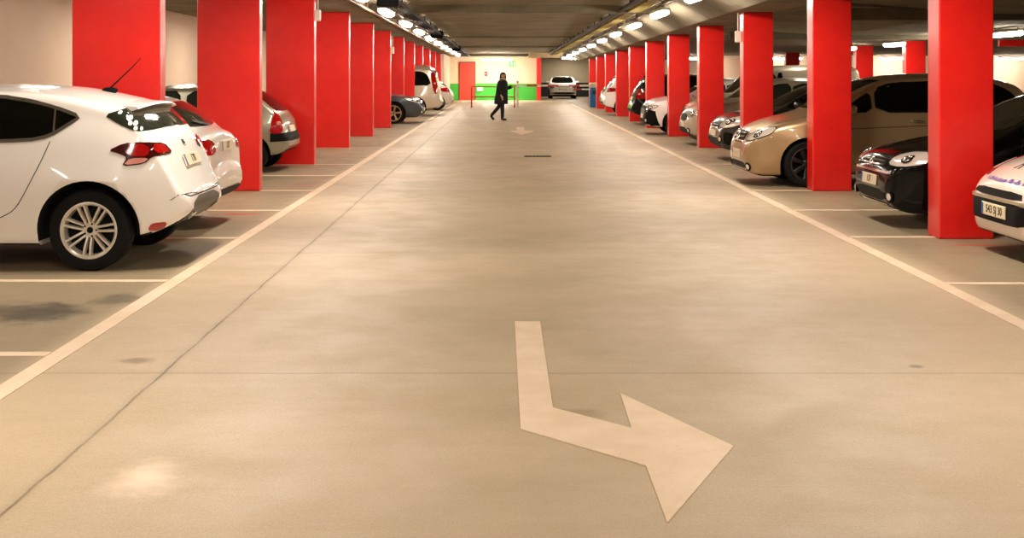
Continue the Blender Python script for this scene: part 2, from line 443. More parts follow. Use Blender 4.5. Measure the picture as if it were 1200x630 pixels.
# ------------------------------------------------------------------ lamps and services
LAMP = mat('lamp_diffuser', (255, 255, 255), .4, emit=(255, 242, 224), estr=19.0)
HOUS = mat('lamp_housing', (150, 142, 122), .5)
def capsule_rings(L, rx, rz, n=14):
    rr = []
    for t, k in ((-.5, .35), (-.485, .75), (-.45, .95), (-.40, 1), (.40, 1), (.45, .95), (.485, .75), (.5, .35)):
        rr.append([(rx * k * math.cos(2 * math.pi * i / n), t * L, rz * k * math.sin(2 * math.pi * i / n)) for i in range(n)])
    return rr
def lamp(x, y, z, label, group, rz=0.0, L=1.75, drop=.12, wide=.10, boost=None):
    o = empty('strip_lamp', (x, y, z), rz)
    MB().rings(capsule_rings(L, wide, .06)).build('diffuser', LAMP if not boost else mat('bright_lamp_diffuser', (255, 255, 255), .4, emit=(255, 244, 228), estr=boost), o)
    h = MB().box(-wide - .01, wide + .01, -L / 2 + .02, L / 2 - .02, .03, .085, .01)
    for s in (-.4, .4): h.tube([(0, s * L, .08), (0, s * L, .08 + drop)], .012, 8)
    h.build('housing', HOUS, o)
    tag(o, label, 'ceiling lamp', group)
def zl(y): return 2.99 - .0067 * y
def zr(y): return 3.06 - .0102 * y
for k in range(10):
    y = 20.25 + 4.95 * k
    lamp(-2.35, y, zl(y), f'glowing white strip lamp, {ORD[k]} in view of the row above the left lane line', 'lamps above the left lane line')
for k in range(10):
    y = 20.55 + 4.95 * k
    lamp(3.17, y, zr(y), f'glowing white strip lamp, {ORD[k]} in view of the row above the right lane line', 'lamps above the right lane line')
lamp(4.2, 70.5, 2.45, 'white strip lamp hung crosswise over the recess beside the last right pillar', None, R(90), 1.5)
lamp(-.42, 72.6, 2.40, 'very bright white strip lamp hung crosswise before the far end wall', None, R(90), 1.75, .15, .14, 62)
for y, l in ((26.2, 'white strip lamp of the far hall, just right of the first right pillar'), (29.9, 'white strip lamp of the far hall behind the first right pillar'),
             (33.7, 'white strip lamp of the far hall midway between the first two right pillars'), (38.3, 'white strip lamp of the far hall just right of the second right pillar')):
    lamp(10.5, y, zH(y) - .14, l, 'lamps along the far hall', 0, 1.5, .04)
for x, l in ((12.25, 'wide white lamp on the far end wall between the second and third right pillars'),
             (17.0, 'wide white lamp on the far end wall between the first and second right pillars'), (22.1, 'wide white lamp on the far end wall right of the first right pillar'),
             (8.6, 'wide white lamp on the far end wall between the third and fourth right pillars')):
    lamp(x, 54.4, 2.255, l, 'lamps on the far hall end wall', R(90), 1.4, .02, .11)

def area(x, y, z, w, rx=0, sx=1.25, sy=.17, rz=R(90), col=(1, .90, .76)):
    l = bpy.data.lights.new('unseen_area_light', 'AREA'); l.shape = 'RECTANGLE'; l.size = sx; l.size_y = sy; l.energy = w; l.color = col
    o = bpy.data.objects.new('unseen_area_light', l); COL.objects.link(o); o.location = (x, y, z); o.rotation_euler = (rx, 0, rz)
EN = 30
for k in range(-5, 0):
    y = 20.25 + 4.95 * k; area(-2.35, y, zl(y), EN)
    y = 20.55 + 4.95 * k; area(3.17, y, zr(y), EN)
for y in (3, 10, 17):
    area(10.5, y, zH(y) - .2, EN * .4)  # added fill light over the near far hall, without a lamp body
for x, y, z, e in ((4.4, 79.5, 2.70, 34), (4.4, 84, 2.7, 26), (20, 25, 2.5, 40), (20, 45, 2.35, 40), (7.2, 40, 2.4, 7), (7.2, 50, 2.3, 7), (7.2, 30, 2.45, 6)):
    area(x, y, z - .05, e)  # added fill for the recess, far hall and right bays, no lamp bodies
for y in (0, 7.4, 14.8, 22.2, 29.6, 39.5, 49.4):
    area(-6.4, y + 2.6, zL(y) - .02, 24)  # added fill above the left bays to brighten the left wall

DARKMET = mat('dark_services', (44, 40, 32), .6, .3)
OCHRE = mat('galvanised_tray', (168, 150, 84), .5, .4)
def run(name, x, dz, r, y0, y1, m, label, cat, zf, brackets=0, tray=0):
    b = MB()
    if tray:
        for s in (-1, 1): b.add([(x + s * tray, y0, zf(y0) + dz), (x + s * tray, y1, zf(y1) + dz), (x + s * tray, y1, zf(y1) + dz + .06), (x + s * tray, y0, zf(y0) + dz + .06),
                                 (x + s * (tray - .012), y0, zf(y0) + dz), (x + s * (tray - .012), y1, zf(y1) + dz), (x + s * (tray - .012), y1, zf(y1) + dz + .06), (x + s * (tray - .012), y0, zf(y0) + dz + .06)],
                                [(0, 1, 2, 3), (4, 5, 6, 7), (0, 1, 5, 4), (3, 2, 6, 7), (0, 3, 7, 4), (1, 2, 6, 5)])
        y = y0
        while y < y1:
            b.box(x - tray, x + tray, y, y + .05, zf(y) + dz, zf(y) + dz + .014); y += .33
    else:
        b.tube([(x, y0, zf(y0) + dz), (x, y1, zf(y1) + dz)], r, 10)
    if brackets:
        y = y0 + 1
        while y < y1:
            b.box(x - .02, x + .02, y, y + .04, zf(y) + dz, zf(y) + dz + brackets); y += 2.475
    tag(b.build(name, m), label, cat)
run('cable_tray', -2.02, -.22, 0, 14, 70, DARKMET, 'dark cable tray hung along the left edge of the lane ceiling', 'cable tray', zC, .24, .12)
run('conduit_pipe', -2.35, -.10, .022, 14, 70, mat('brown_pipe', (120, 98, 70), .5, .3), 'brown pipe carrying the left row of strip lamps', 'pipe', lambda y: zl(y) + .22, .12)
run('conduit_pipe', -2.72, -.20, .03, 14, 70, mat('rust_pipe', (128, 92, 62), .5, .3), 'rust brown pipe between the left lamps and the left pillars', 'pipe', zC, .2)
run('cable_tray', 2.80, -.16, 0, 14, 70, OCHRE, 'yellowish cable tray hung along the right edge of the lane ceiling', 'cable tray', zC, .2, .13)
run('conduit_pipe', 2.52, -.12, .05, 14, 70, DARKMET, 'dark pipe beside the yellowish cable tray on the lane ceiling', 'pipe', zC, .12)
run('conduit_pipe', 3.17, -.02, .02, 14, 70, mat('grey_pipe', (120, 112, 92), .5, .3), 'thin grey pipe carrying the right row of strip lamps', 'pipe', lambda y: zr(y) + .18, .1)
b = MB().tube([(-2.9, 73.9, 2.68), (1.5, 73.9, 2.68)], .05, 10)
tag(b.build('conduit_pipe', DARKMET), 'dark pipe crossing high in front of the far end wall', 'pipe')
for y, l in ((22.1, 'black hanging speaker box at the top edge of the picture beside the left tray'), (38.3, 'black hanging speaker box halfway along the left tray'), (54, 'black hanging speaker box at the far end of the left tray')):
    b = MB().box(-2.22, -1.84, y - .16, y + .16, zC(y) - .33, zC(y) - .10, .02)
    b.tube([(-2.03, y, zC(y) - .12), (-2.03, y, zC(y))], .015, 8)
    o = b.build('speaker_box', BLACK); tag(o, l, 'speaker', 'speaker boxes on the left tray')
b = MB().box(12.45, 15.2, 31.5, 31.6, 2.28, 2.45, .01)
for x in (12.7, 15.0): b.tube([(x, 31.55, 2.44), (x, 31.55, 2.53)], .012, 8)
tag(b.build('hanging_sign', RED), 'long red sign bar hung over the far hall right of the first right pillar', 'sign')

# ------------------------------------------------------------------ cars
def pchip(xs, ys):
    xs = np.array(xs, float); ys = np.array(ys, float); h = np.diff(xs); d = np.diff(ys) / h
    m = np.zeros_like(xs)
    for i in range(1, len(xs) - 1):
        if d[i - 1] * d[i] > 0:
            w1 = 2 * h[i] + h[i - 1]; w2 = h[i] + 2 * h[i - 1]
            m[i] = (w1 + w2) / (w1 / d[i - 1] + w2 / d[i])
    m[0] = d[0]; m[-1] = d[-1]
    def f(x):
        x = min(max(x, xs[0]), xs[-1]); i = min(int(np.searchsorted(xs, x, 'right')) - 1, len(xs) - 2)
        t = (x - xs[i]) / h[i]
        return float((2 * t**3 - 3 * t**2 + 1) * ys[i] + (t**3 - 2 * t**2 + t) * h[i] * m[i] + (-2 * t**3 + 3 * t**2) * ys[i + 1] + (t**3 - t**2) * h[i] * m[i + 1])
    return f

def catmull_xz(P, step=.045):
    P = [np.array(p, float) for p in P]
    out = [P[0]]
    Q = [2 * P[0] - P[1]] + P + [2 * P[-1] - P[-2]]
    for i in range(1, len(Q) - 2):
        p0, p1, p2, p3 = Q[i - 1:i + 3]
        t0 = 0.; t1 = t0 + np.linalg.norm(p1 - p0) ** .5; t2 = t1 + np.linalg.norm(p2 - p1) ** .5; t3 = t2 + np.linalg.norm(p3 - p2) ** .5
        n = max(1, int(np.linalg.norm(p2 - p1) / step))
        for k in range(1, n + 1):
            t = t1 + (t2 - t1) * k / n
            a1 = (t1 - t) / (t1 - t0) * p0 + (t - t0) / (t1 - t0) * p1
            a2 = (t2 - t) / (t2 - t1) * p1 + (t - t1) / (t2 - t1) * p2
            a3 = (t3 - t) / (t3 - t2) * p2 + (t - t2) / (t3 - t2) * p3
            b1 = (t2 - t) / (t2 - t0) * a1 + (t - t0) / (t2 - t0) * a2
            b2 = (t3 - t) / (t3 - t1) * a2 + (t - t1) / (t3 - t1) * a3
            out.append((t2 - t) / (t2 - t1) * b1 + (t - t1) / (t2 - t1) * b2)
    r = [out[0]]
    for q in out[1:]:
        if q[0] > r[-1][0] + 1e-3: r.append(q)
    return r

def chaikin(pts, n=2):
    for _ in range(n):
        q = []
        for i in range(len(pts)):
            a = Vector(pts[i]); b = Vector(pts[(i + 1) % len(pts)])
            q += [a * .8 + b * .2, a * .2 + b * .8]
        pts = q
    return pts

class Car:
    def __init__(s, name, label, sp, pmat, loc, rz, group=None, cat='car'):
        s.sp = sp; s.paint = pmat
        s.root = empty(name, loc, rz); tag(s.root, label, cat, group)
        s.W = sp['w']; s.L = sp['L']; s.H = sp['H']; s.zb = sp.get('belt', .93)
        rf = sp.get('roof', .74)
        s.g = pchip([0, .18, .35, .55, .75, s.zb, s.zb + (s.H - s.zb) * .5, s.H], [.90, .935, .985, 1.0, .99, .955, .955 - (.955 - rf) * .42, rf])
        s.plan = pchip(*zip(*sp['plan'])); s.bot = pchip(*zip(*sp['bot']))
        s.body()
    def width(s, x, z):
        w = s.W * s.plan(x) * s.g(z)
        for xc in (s.sp['xf'], s.sp['xr']):
            w += s.sp.get('flare', .015) * math.exp(-((x - xc) / .42) ** 2) * math.exp(-((z - .66) / .17) ** 2)
        return w
    def body(s):
        st = catmull_xz(s.sp['top']); rings = []
        for x, z1 in st:
            z0 = s.bot(x); h = max(z1 - z0, .03)
            c = min(s.sp.get('crown', .05), h * .2); zs = z1 - c
            rt = min(s.sp.get('rt', .09), (zs - z0) * .33); rb = min(.06, (zs - z0) * .25)
            half = []
            wb = s.width(x, z0 + rb)
            for k in (0, .45, .8): half.append(((wb - rb) * k, z0))
            for k in range(4):
                t = R(90) * k / 4; half.append((wb - rb + rb * math.sin(t), z0 + rb - rb * math.cos(t)))
            za, zb2 = z0 + rb, zs - rt
            for k in range(14):
                z = za + (zb2 - za) * k / 13; half.append((s.width(x, z), z))
            wt = s.width(x, zb2)
            for k in range(1, 6):
                t = R(90) * k / 5; half.append((wt - rt * (1 - math.cos(t)) * 1.15, zs - rt + rt * math.sin(t) * .93))
            wi, zi = half[-1]
            for k in range(1, 7):
                q = 1 - k / 6; half.append((wi * q, zi + (z1 - zi) * (1 - q * q)))
            ring = [(x, y, z) for y, z in half] + [(x, -y, z) for y, z in reversed(half[1:-1])]
            rings.append(ring)
        mb = MB().rings(rings)
        o = mb.build('body', [s.paint, WELL], s.root, angle=40)
        bm = bmesh.new(); bm.from_mesh(o.data); s.bvh = BVHTree.FromBMesh(bm); bm.free()
        # wheel openings
        ar = s.sp['arch']; zc = s.sp['R']
        cut = MB()
        for xc in (s.sp['xf'], s.sp['xr']):
            for sg in (-1, 1):
                n = 48
                y0, y1 = sg * (s.W - .30), sg * (s.W + .2)
                V = [(xc + ar * math.cos(2 * math.pi * k / n), y, zc + ar * math.sin(2 * math.pi * k / n) * (1 if math.sin(2 * math.pi * k / n) > 0 else 1.6)) for y in (y0, y1) for k in range(n)]
                F = [tuple(range(n)), tuple(range(n, 2 * n))] + [(k, (k + 1) % n, n + (k + 1) % n, n + k) for k in range(n)]
                cut.add(V, F)
        co_ = cut.build('cutter', WELL, s.root, smooth=False)
        md = o.modifiers.new('arches', 'BOOLEAN'); md.operation = 'DIFFERENCE'; md.object = co_; md.solver = 'EXACT'
        bpy.context.view_layer.update()
        me = bpy.data.meshes.new_from_object(o.evaluated_get(bpy.context.evaluated_depsgraph_get()))
        o.modifiers.clear()
        if len(me.polygons) > 500: o.data = me
        bpy.data.objects.remove(co_)
        me = o.data
        me.materials.clear(); me.materials.append(s.paint); me.materials.append(WELL)
        for p in me.polygons:
            c = p.center; inn = 0
            for xc in (s.sp['xf'], s.sp['xr']):
                if math.hypot(c.x - xc, c.z - zc) < ar + .004 and abs(c.y) > s.W - .34 and c.z > zc - .1:
                    if abs(p.normal.y) < .3 or abs(c.y) < s.W - .25: inn = 1
            if p.normal.z < -.75 and c.z < .4: inn = 1
            p.material_index = inn
        s.bodyobj = o
    # --- surface fitted pieces
    def basis(s, az):
        if az == 'top': return Vector((1, 0, 0)), Vector((0, 1, 0)), Vector((0, 0, 1))
        a = R(az); return Vector((-math.sin(a), math.cos(a), 0)), Vector((0, 0, 1)), Vector((math.cos(a), math.sin(a), 0))
    def hit(s, q, v, sgn=None):
        loc, n, i, d = s.bvh.ray_cast(q + v * 9, -v)
        if loc is None:
            loc, n, i, d = s.bvh.find_nearest(q)
        if n.dot(v) < 0 and False: n = -n
        return loc, n
    def panel(s, name, pts, az, m, off=.004, thick=.012, step=.045, round_=2, both=False, parent=None, flip=False, uz=False):
        u, w, v = s.basis(az)
        P2 = [Vector(p) if uz else Vector((Vector(p).dot(u), Vector(p).dot(w))) for p in pts]
        if round_: P2 = chaikin(P2, round_)
        bm = bmesh.new()
        bm.faces.new([bm.verts.new((p[0], p[1], 0)) for p in P2])
        for ax in (0, 1):
            lo = min(p[ax] for p in P2); hi = max(p[ax] for p in P2)
            n = int((hi - lo) / step)
            for k in range(1, n + 1):
                pc = [0, 0, 0]; pc[ax] = lo + (hi - lo) * k / (n + 1); no = [0, 0, 0]; no[ax] = 1
                bmesh.ops.bisect_plane(bm, geom=bm.verts[:] + bm.edges[:] + bm.faces[:], dist=1e-5, plane_co=pc, plane_no=no)
        nrm = {}
        for q in bm.verts:
            p3 = u * q.co.x + w * q.co.y
            loc, n = s.hit(p3, v)
            q.co = loc + n * off; nrm[q] = n
        be = [e for e in bm.edges if e.is_boundary]
        ret = bmesh.ops.extrude_edge_only(bm, edges=be)
        for q in ret['geom']:
            if isinstance(q, bmesh.types.BMVert):
                near = min(nrm, key=lambda k: (k.co - q.co).length_squared)
                q.co = q.co - nrm[near] * thick
        bmesh.ops.recalc_face_normals(bm, faces=bm.faces[:])
        tot = sum((f.normal.dot(v) * f.calc_area() for f in bm.faces))
        bm.verts.index_update()
        V = [q.co.copy() for q in bm.verts]; F = [[q.index for q in f.verts] for f in bm.faces]
        bm.free()
        if tot < 0: F = [f[::-1] for f in F]
        out = []
        for k in range(2 if both else 1):
            if k: V = [Vector((a.x, -a.y, a.z)) for a in V]; F = [f[::-1] for f in F]
            me = bpy.data.meshes.new(name); me.from_pydata([tuple(a) for a in V], [], F); me.materials.append(m)
            me.polygons.foreach_set('use_smooth', [True] * len(me.polygons)); me.set_sharp_from_angle(angle=R(40))
            o = bpy.data.objects.new(name, me); COL.objects.link(o); o.parent = parent or s.root; out.append(o)
        return out
    def ribbon(s, name, pts, az, m, width=.008, off=.002, both=False, parent=None, closed=False, thick=.0):
        u, w, v = s.basis(az)
        P2 = [Vector((Vector(p).dot(u), Vector(p).dot(w))) for p in pts]
        if closed: P2 = P2 + [P2[0]]
        D = []
        for a, b in zip(P2, P2[1:]):
            n = max(1, int((b - a).length / .04))
            D += [a.lerp(b, k / n) for k in range(n)]
        D.append(P2[-1])
        V = []; F = []
        for i, p in enumerate(D):
            t = (D[min(i + 1, len(D) - 1)] - D[max(i - 1, 0)])
            if closed and i in (0, len(D) - 1): t = D[1] - D[-2]
            t.normalize(); nn = Vector((-t.y, t.x))
            for sg in (-1, 1):
                q = p + nn * sg * width / 2
                loc, n = s.hit(u * q.x + w * q.y, v); V.append(loc + n * off)
        for i in range(len(D) - 1): F.append((2 * i, 2 * i + 1, 2 * i + 3, 2 * i + 2))
        for k in range(2 if both else 1):
            if k: V = [Vector((a.x, -a.y, a.z)) for a in V]
            me = bpy.data.meshes.new(name); me.from_pydata([tuple(a) for a in V], [], F); me.materials.append(m)
            o = bpy.data.objects.new(name, me); COL.objects.link(o); o.parent = parent or s.root
    def bump(s, name, p, az, rad, m, e=.6, out=0., both=False, parent=None):
        u, w, v = s.basis(az); loc, n = s.hit(Vector(p), v)
        objs = []
        for k in range(2 if both else 1):
            sg = -1 if k else 1
            N = Vector((n.x, n.y * sg, n.z)); C = Vector((loc.x, loc.y * sg, loc.z)) + N * out
            up = Vector((0, 0, 1)) if abs(N.z) < .9 else Vector((1, 0, 0))
            X = up.cross(N).normalized(); Z = N.cross(X)
            M3 = Matrix((X, Z, N)).transposed()
            objs.append(MB().sup(C, rad, e, rot=M3).build(name, m, parent or s.root, angle=60))
        return objs
    def plate(s, rear, z, y=0., w=.52, h=.11, txt='', tilt=True):
        v = Vector((1, 0, 0)) if rear else Vector((-1, 0, 0))
        loc, n = s.hit(Vector((0, y, z)), v)
        N = Vector((n.x, 0, n.z if tilt else 0)).normalized(); X = Vector((0, 0, 1)).cross(N).normalized(); Y = N.cross(X)
        M = Matrix.Translation(loc + N * .016) @ Matrix((X, Y, N)).transposed().to_4x4()
        b = MB().box(-w / 2, w / 2, -h / 2, h / 2, -.014, 0, .004).box(-w / 2 + .004, -w / 2 + .045, -h / 2 + .004, h / 2 - .004, 0, .0015, mi=1)
        o = b.build('number_plate', [PLATE, PLATEBLUE], s.root); o.data.transform(M)
        if txt: text_mesh(txt, h * .86, INK, 'plate_lettering', o, M @ Matrix.Translation((.02, 0, .0012)))
    def wheels(s, style='twin', rimmat=ALLOY, rr=None, n=7):
        Rw = s.sp['R']; rr = rr or Rw * .68; tw = .2
        t = MB().lathe_y([(rr - .01, -.095), (rr + .02, -.10), (Rw * .9, -.105), (Rw * .97, -.095), (Rw, -.07), (Rw, .07), (Rw * .97, .095), (Rw * .9, .105), (rr + .02, .10), (rr - .01, .095)], 48)
        r_ = MB()
        r_.lathe_y([(rr - .022, -.085), (rr - .008, -.10), (rr + .004, -.098), (rr + .004, .09), (rr - .03, .09), (rr - .03, -.05)], 48)
        r_.lathe_y([(.001, .0), (rr - .028, .0), (rr - .028, .02), (.001, .02)], 32, mi=1)
        r_.lathe_y([(.001, -.06), (.05, -.058), (.062, -.05), (.066, -.01), (.001, -.01)], 24)
        def spoke(ang, w0, w1, off0=0., off1=0.):
            ca, sa = math.cos(ang), math.sin(ang)
            def P(rad, lat, y): return (rad * ca - lat * sa, y, rad * sa + lat * ca)
            ra, rb = .05, rr - .015
            V = []
            for rad, w, off, yo in ((ra, w0, off0, -.055), ((ra + rb) / 2, (w0 + w1) / 2, (off0 + off1) / 2, -.078), (rb, w1, off1, -.088)):
                V += [P(rad, off - w, yo + .012), P(rad, off - w * .6, yo), P(rad, off + w * .6, yo), P(rad, off + w, yo + .012), P(rad, off + w, yo + .05), P(rad, off - w, yo + .05)]
            F = []
            for i in range(2):
                for k in range(6): F.append((i * 6 + k, i * 6 + (k + 1) % 6, (i + 1) * 6 + (k + 1) % 6, (i + 1) * 6 + k))
            F += [(0, 1, 2, 3, 4, 5)[::-1], (12, 13, 14, 15, 16, 17)]
            r_.add(V, F)
        for k in range(n):
            a = 2 * math.pi * k / n + .12
            if style == 'twin':
                spoke(a, .011, .012, -.016, -.028); spoke(a, .011, .012, .016, .028)
            else:
                spoke(a, .024, .036 if style == 'five' else .02)
        for k in range(5):
            a = 2 * math.pi * k / 5
            r_.sup((.085 * .5 * math.cos(a) * 1.2, -.062, .085 * .5 * math.sin(a) * 1.2), (.008, .008, .008), 1, 8, 6, mi=1)
        cap = MB().sup((0, -.062, 0), (.026, .008, .026), 1, 16, 8)
        first = None
        for xc in (s.sp['xf'], s.sp['xr']):
            for sg in (-1, 1):
                yo = s.width(xc, Rw) - .115 + s.sp.get('track', 0)
                if first is None:
                    ty = t.build('tyre', RUBBER, s.root, angle=30); ri = r_.build('rim', [rimmat, BLACK], ty, angle=30); hc = cap.build('hub_cap', BLACK, ty)
                    first = (ty, ri, hc)
                else:
                    ty = first[0].copy(); COL.objects.link(ty)
                    for q in first[1:]:
                        c = q.copy(); COL.objects.link(c); c.parent = ty
                ty.location = (xc, sg * yo, Rw); ty.rotation_euler = (0, 0, 0 if sg < 0 else math.pi)
    def mirrors(s, x, z, m=None):
        y = s.width(x, z)
        for sg in (-1, 1):
            b = MB().sup((x, sg * (y + .105), z + .05), (.075, .10, .062), .65, 18, 12)
            b.tube([(x - .01, sg * (y - .03), z - .005), (x, sg * (y + .05), z + .03)], [.035, .03], 10)
            o = b.build('wing_mirror', m or s.paint, s.root, angle=60)
            MB().box(x + .068, x + .082, sg * (y + .105) - .075, sg * (y + .105) + .075, z + .01, z + .09, .006).build('mirror_glass', GLASS, o)
    def windows(s, side=(), glass=GLASS, trim=BLACK, tw=.022):
        for poly in side:
            P = [(x, 0, z) for x, z in poly]
            s.panel('side_window', P, -90, glass, .004, both=True, round_=1)
            if trim: s.ribbon('window_trim', [tuple(q) for q in chaikin(P, 1)], -90, trim, tw, .006, both=True, closed=True)
    def screen(s, name, az, zb, zt, wb, wt, glass=GLASS, bow=.03):
        P = [(0, -wb, zb), (0, -wb * .5, zb - bow), (0, wb * .5, zb - bow), (0, wb, zb), (0, wt, zt), (0, wt * .5, zt + .012), (0, -wt * .5, zt + .012), (0, -wt, zt)]
        return s.panel(name, P, az, glass, .004, round_=1, step=.06)
    def seams(s, lines, w=.007):
        for l in lines:
            q = [np.array(p, float) for p in l]; r_ = [q[0]]
            for i in range(len(q) - 1):
                a, b, c_, d = q[max(i - 1, 0)], q[i], q[i + 1], q[min(i + 2, len(q) - 1)]
                for k in range(1, 7):
                    t = k / 6; r_.append(.5 * (2 * b + (c_ - a) * t + (2 * a - 5 * b + 4 * c_ - d) * t * t + (3 * b - a - 3 * c_ + d) * t ** 3))
            l = [tuple(p) for p in r_] if len(l) > 4 else l
            s.ribbon('door_seam', [(x, 0, z) for x, z in l], -90, SEAM, w, .002, both=True)
    def handles(s, pts, m=None):
        for x, z in pts: s.bump('door_handle', (x, 0, z), -90, (.10, .016, .022), m or s.paint, .5, .012, both=True)

PLAN = lambda L: [(0, .66), (.04, .76), (.12, .85), (.3, .93), (.7, .98), (1.4, 1.0), (L - 1.2, 1.0), (L - .6, .97), (L - .28, .92), (L - .1, .83), (L - .03, .74), (L, .64)]
BOT = lambda L, z=.19: [(0, .40), (.06, .27), (.3, z), (1.0, z), (L - 1.0, z), (L - .5, z + .03), (L - .15, z + .1), (L - .04, z + .17), (L, .42)]

WHITE = paint('white_car_paint', (246, 239, 234), rough=.3)
WHITE2 = paint('pearl_white_car_paint', (232, 220, 210), rough=.3)
# ---------------- near left white hatchback
sp = dict(L=4.27, w=.905, H=1.51, belt=.97, roof=.72, R=.33, arch=.405, xf=.89, xr=3.515, flare=.028, crown=.045, rt=.10, track=-.005,
          top=[(0, .50), (.02, .64), (.10, .78), (.4, .89), (.9, .98), (1.2, 1.03), (1.55, 1.22), (2.0, 1.42), (2.4, 1.495), (2.8, 1.505), (3.2, 1.477), (3.55, 1.41), (3.74, 1.36), (3.82, 1.30), (3.97, 1.13), (4.06, 1.0), (4.13, .86), (4.18, .74), (4.24, .64), (4.27, .52)],
          bot=[(0, .42), (.05, .27), (.3, .2), (1, .21), (3.2, .21), (3.7, .24), (3.95, .28), (4.15, .36), (4.24, .43), (4.27, .47)],
          plan=[(0, .66), (.04, .76), (.12, .85), (.3, .93), (.7, .98), (1.4, 1.0), (3.2, 1.0), (3.6, .985), (3.85, .945), (4.02, .88), (4.13, .81), (4.22, .73), (4.27, .62)])
c = Car('car', 'nearest white hatchback on the left, rear to the lane, with silver twin spoke wheels', sp, WHITE, (-6.87, 11.0, 0), 0)
c.wheels('twin', ALLOY, .228, 7)
CT = mat('satin_trim', (120, 112, 100), .35, .8)
c.windows([[(1.62, 1.03), (1.75, 1.20), (2.2, 1.36), (2.42, 1.40), (2.40, 1.045)]], trim=CT)
c.windows([[(2.45, 1.045), (2.46, 1.405), (2.74, 1.412), (3.0, 1.375), (3.2, 1.325), (3.42, 1.248), (3.34, 1.19), (3.19, 1.092), (3.02, 1.057)]], trim=CT, tw=.028)
c.ribbon('window_divider', [(3.22, 0, 1.13), (3.21, 0, 1.31)], -90, CT, .016, .007, both=True)
c.screen('windscreen', 180, 1.06, 1.40, .70, .56)
c.panel('rear_window', [(3.261, 1.26), (3.451, 1.316), (3.574, 1.348), (3.671, 1.345), (3.754, 1.254), (3.844, 1.153), (3.69, 1.131), (3.51, 1.126), (3.384, 1.183)], -74.2, GLASS_G, .005, uz=True, both=True, round_=1)
c.screen('rear_window', 0, 1.14, 1.325, .62, .52, GLASS_G, 0)
o = c.panel('tail_light', [(3.301, .976), (3.421, 1.033), (3.575, 1.041), (3.738, 1.02), (3.808, .933), (3.724, .928), (3.642, .92), (3.582, .864), (3.405, .847), (3.448, .92), (3.388, .948)], -74.2, DARKRED, .008, uz=True, both=True, round_=1)
for t in o:
    pass
for k, t in enumerate(o):
    for nm, P, mm in (('lens', [(3.43, .955), (3.47, 1.02), (3.57, 1.028), (3.63, .985), (3.60, .925), (3.50, .925)], REDLENS), ('lens', [(3.65, 1.02), (3.73, 1.005), (3.78, .945), (3.70, .94), (3.65, .97)], REDLENS),
                      ('lower_lens', [(3.42, .857), (3.575, .872), (3.62, .912), (3.47, .912)], PINKLENS)):
        q = c.panel(nm, P, -74.2, mm, .013, uz=True, both=(k == 1), round_=1, parent=t)
        if k == 1: bpy.data.objects.remove(q[0])
c.panel('fog_reflector', [(3.606, .325), (3.635, .381), (3.758, .39), (3.751, .348), (3.683, .319)], -74.2, REDLENS, .006, uz=True, both=True, round_=1)
c.panel('diffuser_grille', [(4.1, -.50, .34), (4.1, -.44, .56), (4.1, .44, .56), (4.1, .50, .34), (4.1, .3, .29), (4.1, -.3, .29)], 0, MESHGREY, .006, round_=1)
for sg in (-1, 1):
    c.panel('exhaust_tip', [(4.1, sg * .28, .37), (4.1, sg * .28, .43), (4.1, sg * .44, .45), (4.1, sg * .44, .39)], 0, CHROME, .02, .03, round_=1)
c.ribbon('bumper_seam', [(4, -.62, .60), (4, -.5, .575), (4, .5, .575), (4, .62, .60)], 0, SEAM, .01)
c.seams([[(3.20, 1.05), (3.12, .85), (2.97, .557), (2.86, .46), (2.70, .42), (2.2, .40)], [(2.43, 1.04), (2.42, .4), (1.5, .38), (1.42, .6), (1.48, .95)]])
c.ribbon('bumper_seam', [(3.72, 0, .56), (3.80, 0, .60), (3.95, 0, .60), (4.1, 0, .585)], -60, SEAM, .006, both=True)
c.handles([(2.6, .93), (1.75, .92)])
c.mirrors(1.55, 1.02)
c.plate(True, .855, txt='170')
c.bump('badge', (4.1, 0, 1.0), 0, (.05, .035, .008), CHROME, 1, .004)
for sg in (-1, 1):
    c.panel('headlight', [(.06, sg * .5, .70), (.2, sg * .62, .80), (.5, sg * .8, .86), (.45, sg * .8, .74), (.15, sg * .7, .66)], 180 + 40 * sg * -1 * -1 if sg < 0 else 140, CLEAR, .006, round_=1)
c.panel('grille', [(0, -.42, .56), (0, -.36, .70), (0, .36, .70), (0, .42, .56)], 180, BLACK, .006, round_=1)
c.plate(False, .46, txt='170')
# roof spoiler with a curved trailing lip
sv = []
for y in np.linspace(-.60, .60, 15):
    q = 1 - (y / .62) ** 2 * .25
    zz = 1.345 - .035 * (y / .6) ** 2
    sv.append([(3.45, y, zz + .062), (3.62, y, zz + .035), (3.69 + .19 * q, y, zz + .012), (3.70 + .19 * q, y, zz - .004), (3.66 + .18 * q, y, zz - .02), (3.62, y, zz - .03), (3.45, y, zz + .02)])
MB().rings(sv).build('spoiler', WHITE, c.root, angle=50)
an = MB().sup((3.42, 0, 1.452), (.07, .035, .028), .8).tube([(3.42, 0, 1.47), (3.62, 0, 1.66), (3.69, 0, 1.735)], [.008, .005, .003], 8)
an.build('antenna', BLACK, c.root)

# ---------------- generic hatchback dressing
def hatch_top(L, H, nose=.70, hood=.82, cowl=(1.0, .98), rf=1.9, rr=None, zr_=None, glass=(None, None), tail=.78, nz=.46):
    rr = rr or L - .55; zr_ = zr_ or H - .10; gb = glass if glass[0] else (L - .18, .98)
    return [(0, nz), (.015, nz + .1), (.05, nose), (.16, hood), (cowl[0] * .6, (hood + cowl[1]) / 2 + .03), cowl, (cowl[0] + (rf - cowl[0]) * .5, cowl[1] + (H - .05 - cowl[1]) * .6), (rf, H - .04),
            (rf + (rr - rf) * .35, H), (rf + (rr - rf) * .75, H - .03), (rr, zr_), (rr + (gb[0] - rr) * .5, (zr_ + gb[1]) / 2 + .03), gb, (L - .07, tail), (L - .015, .62), (L, nz)]

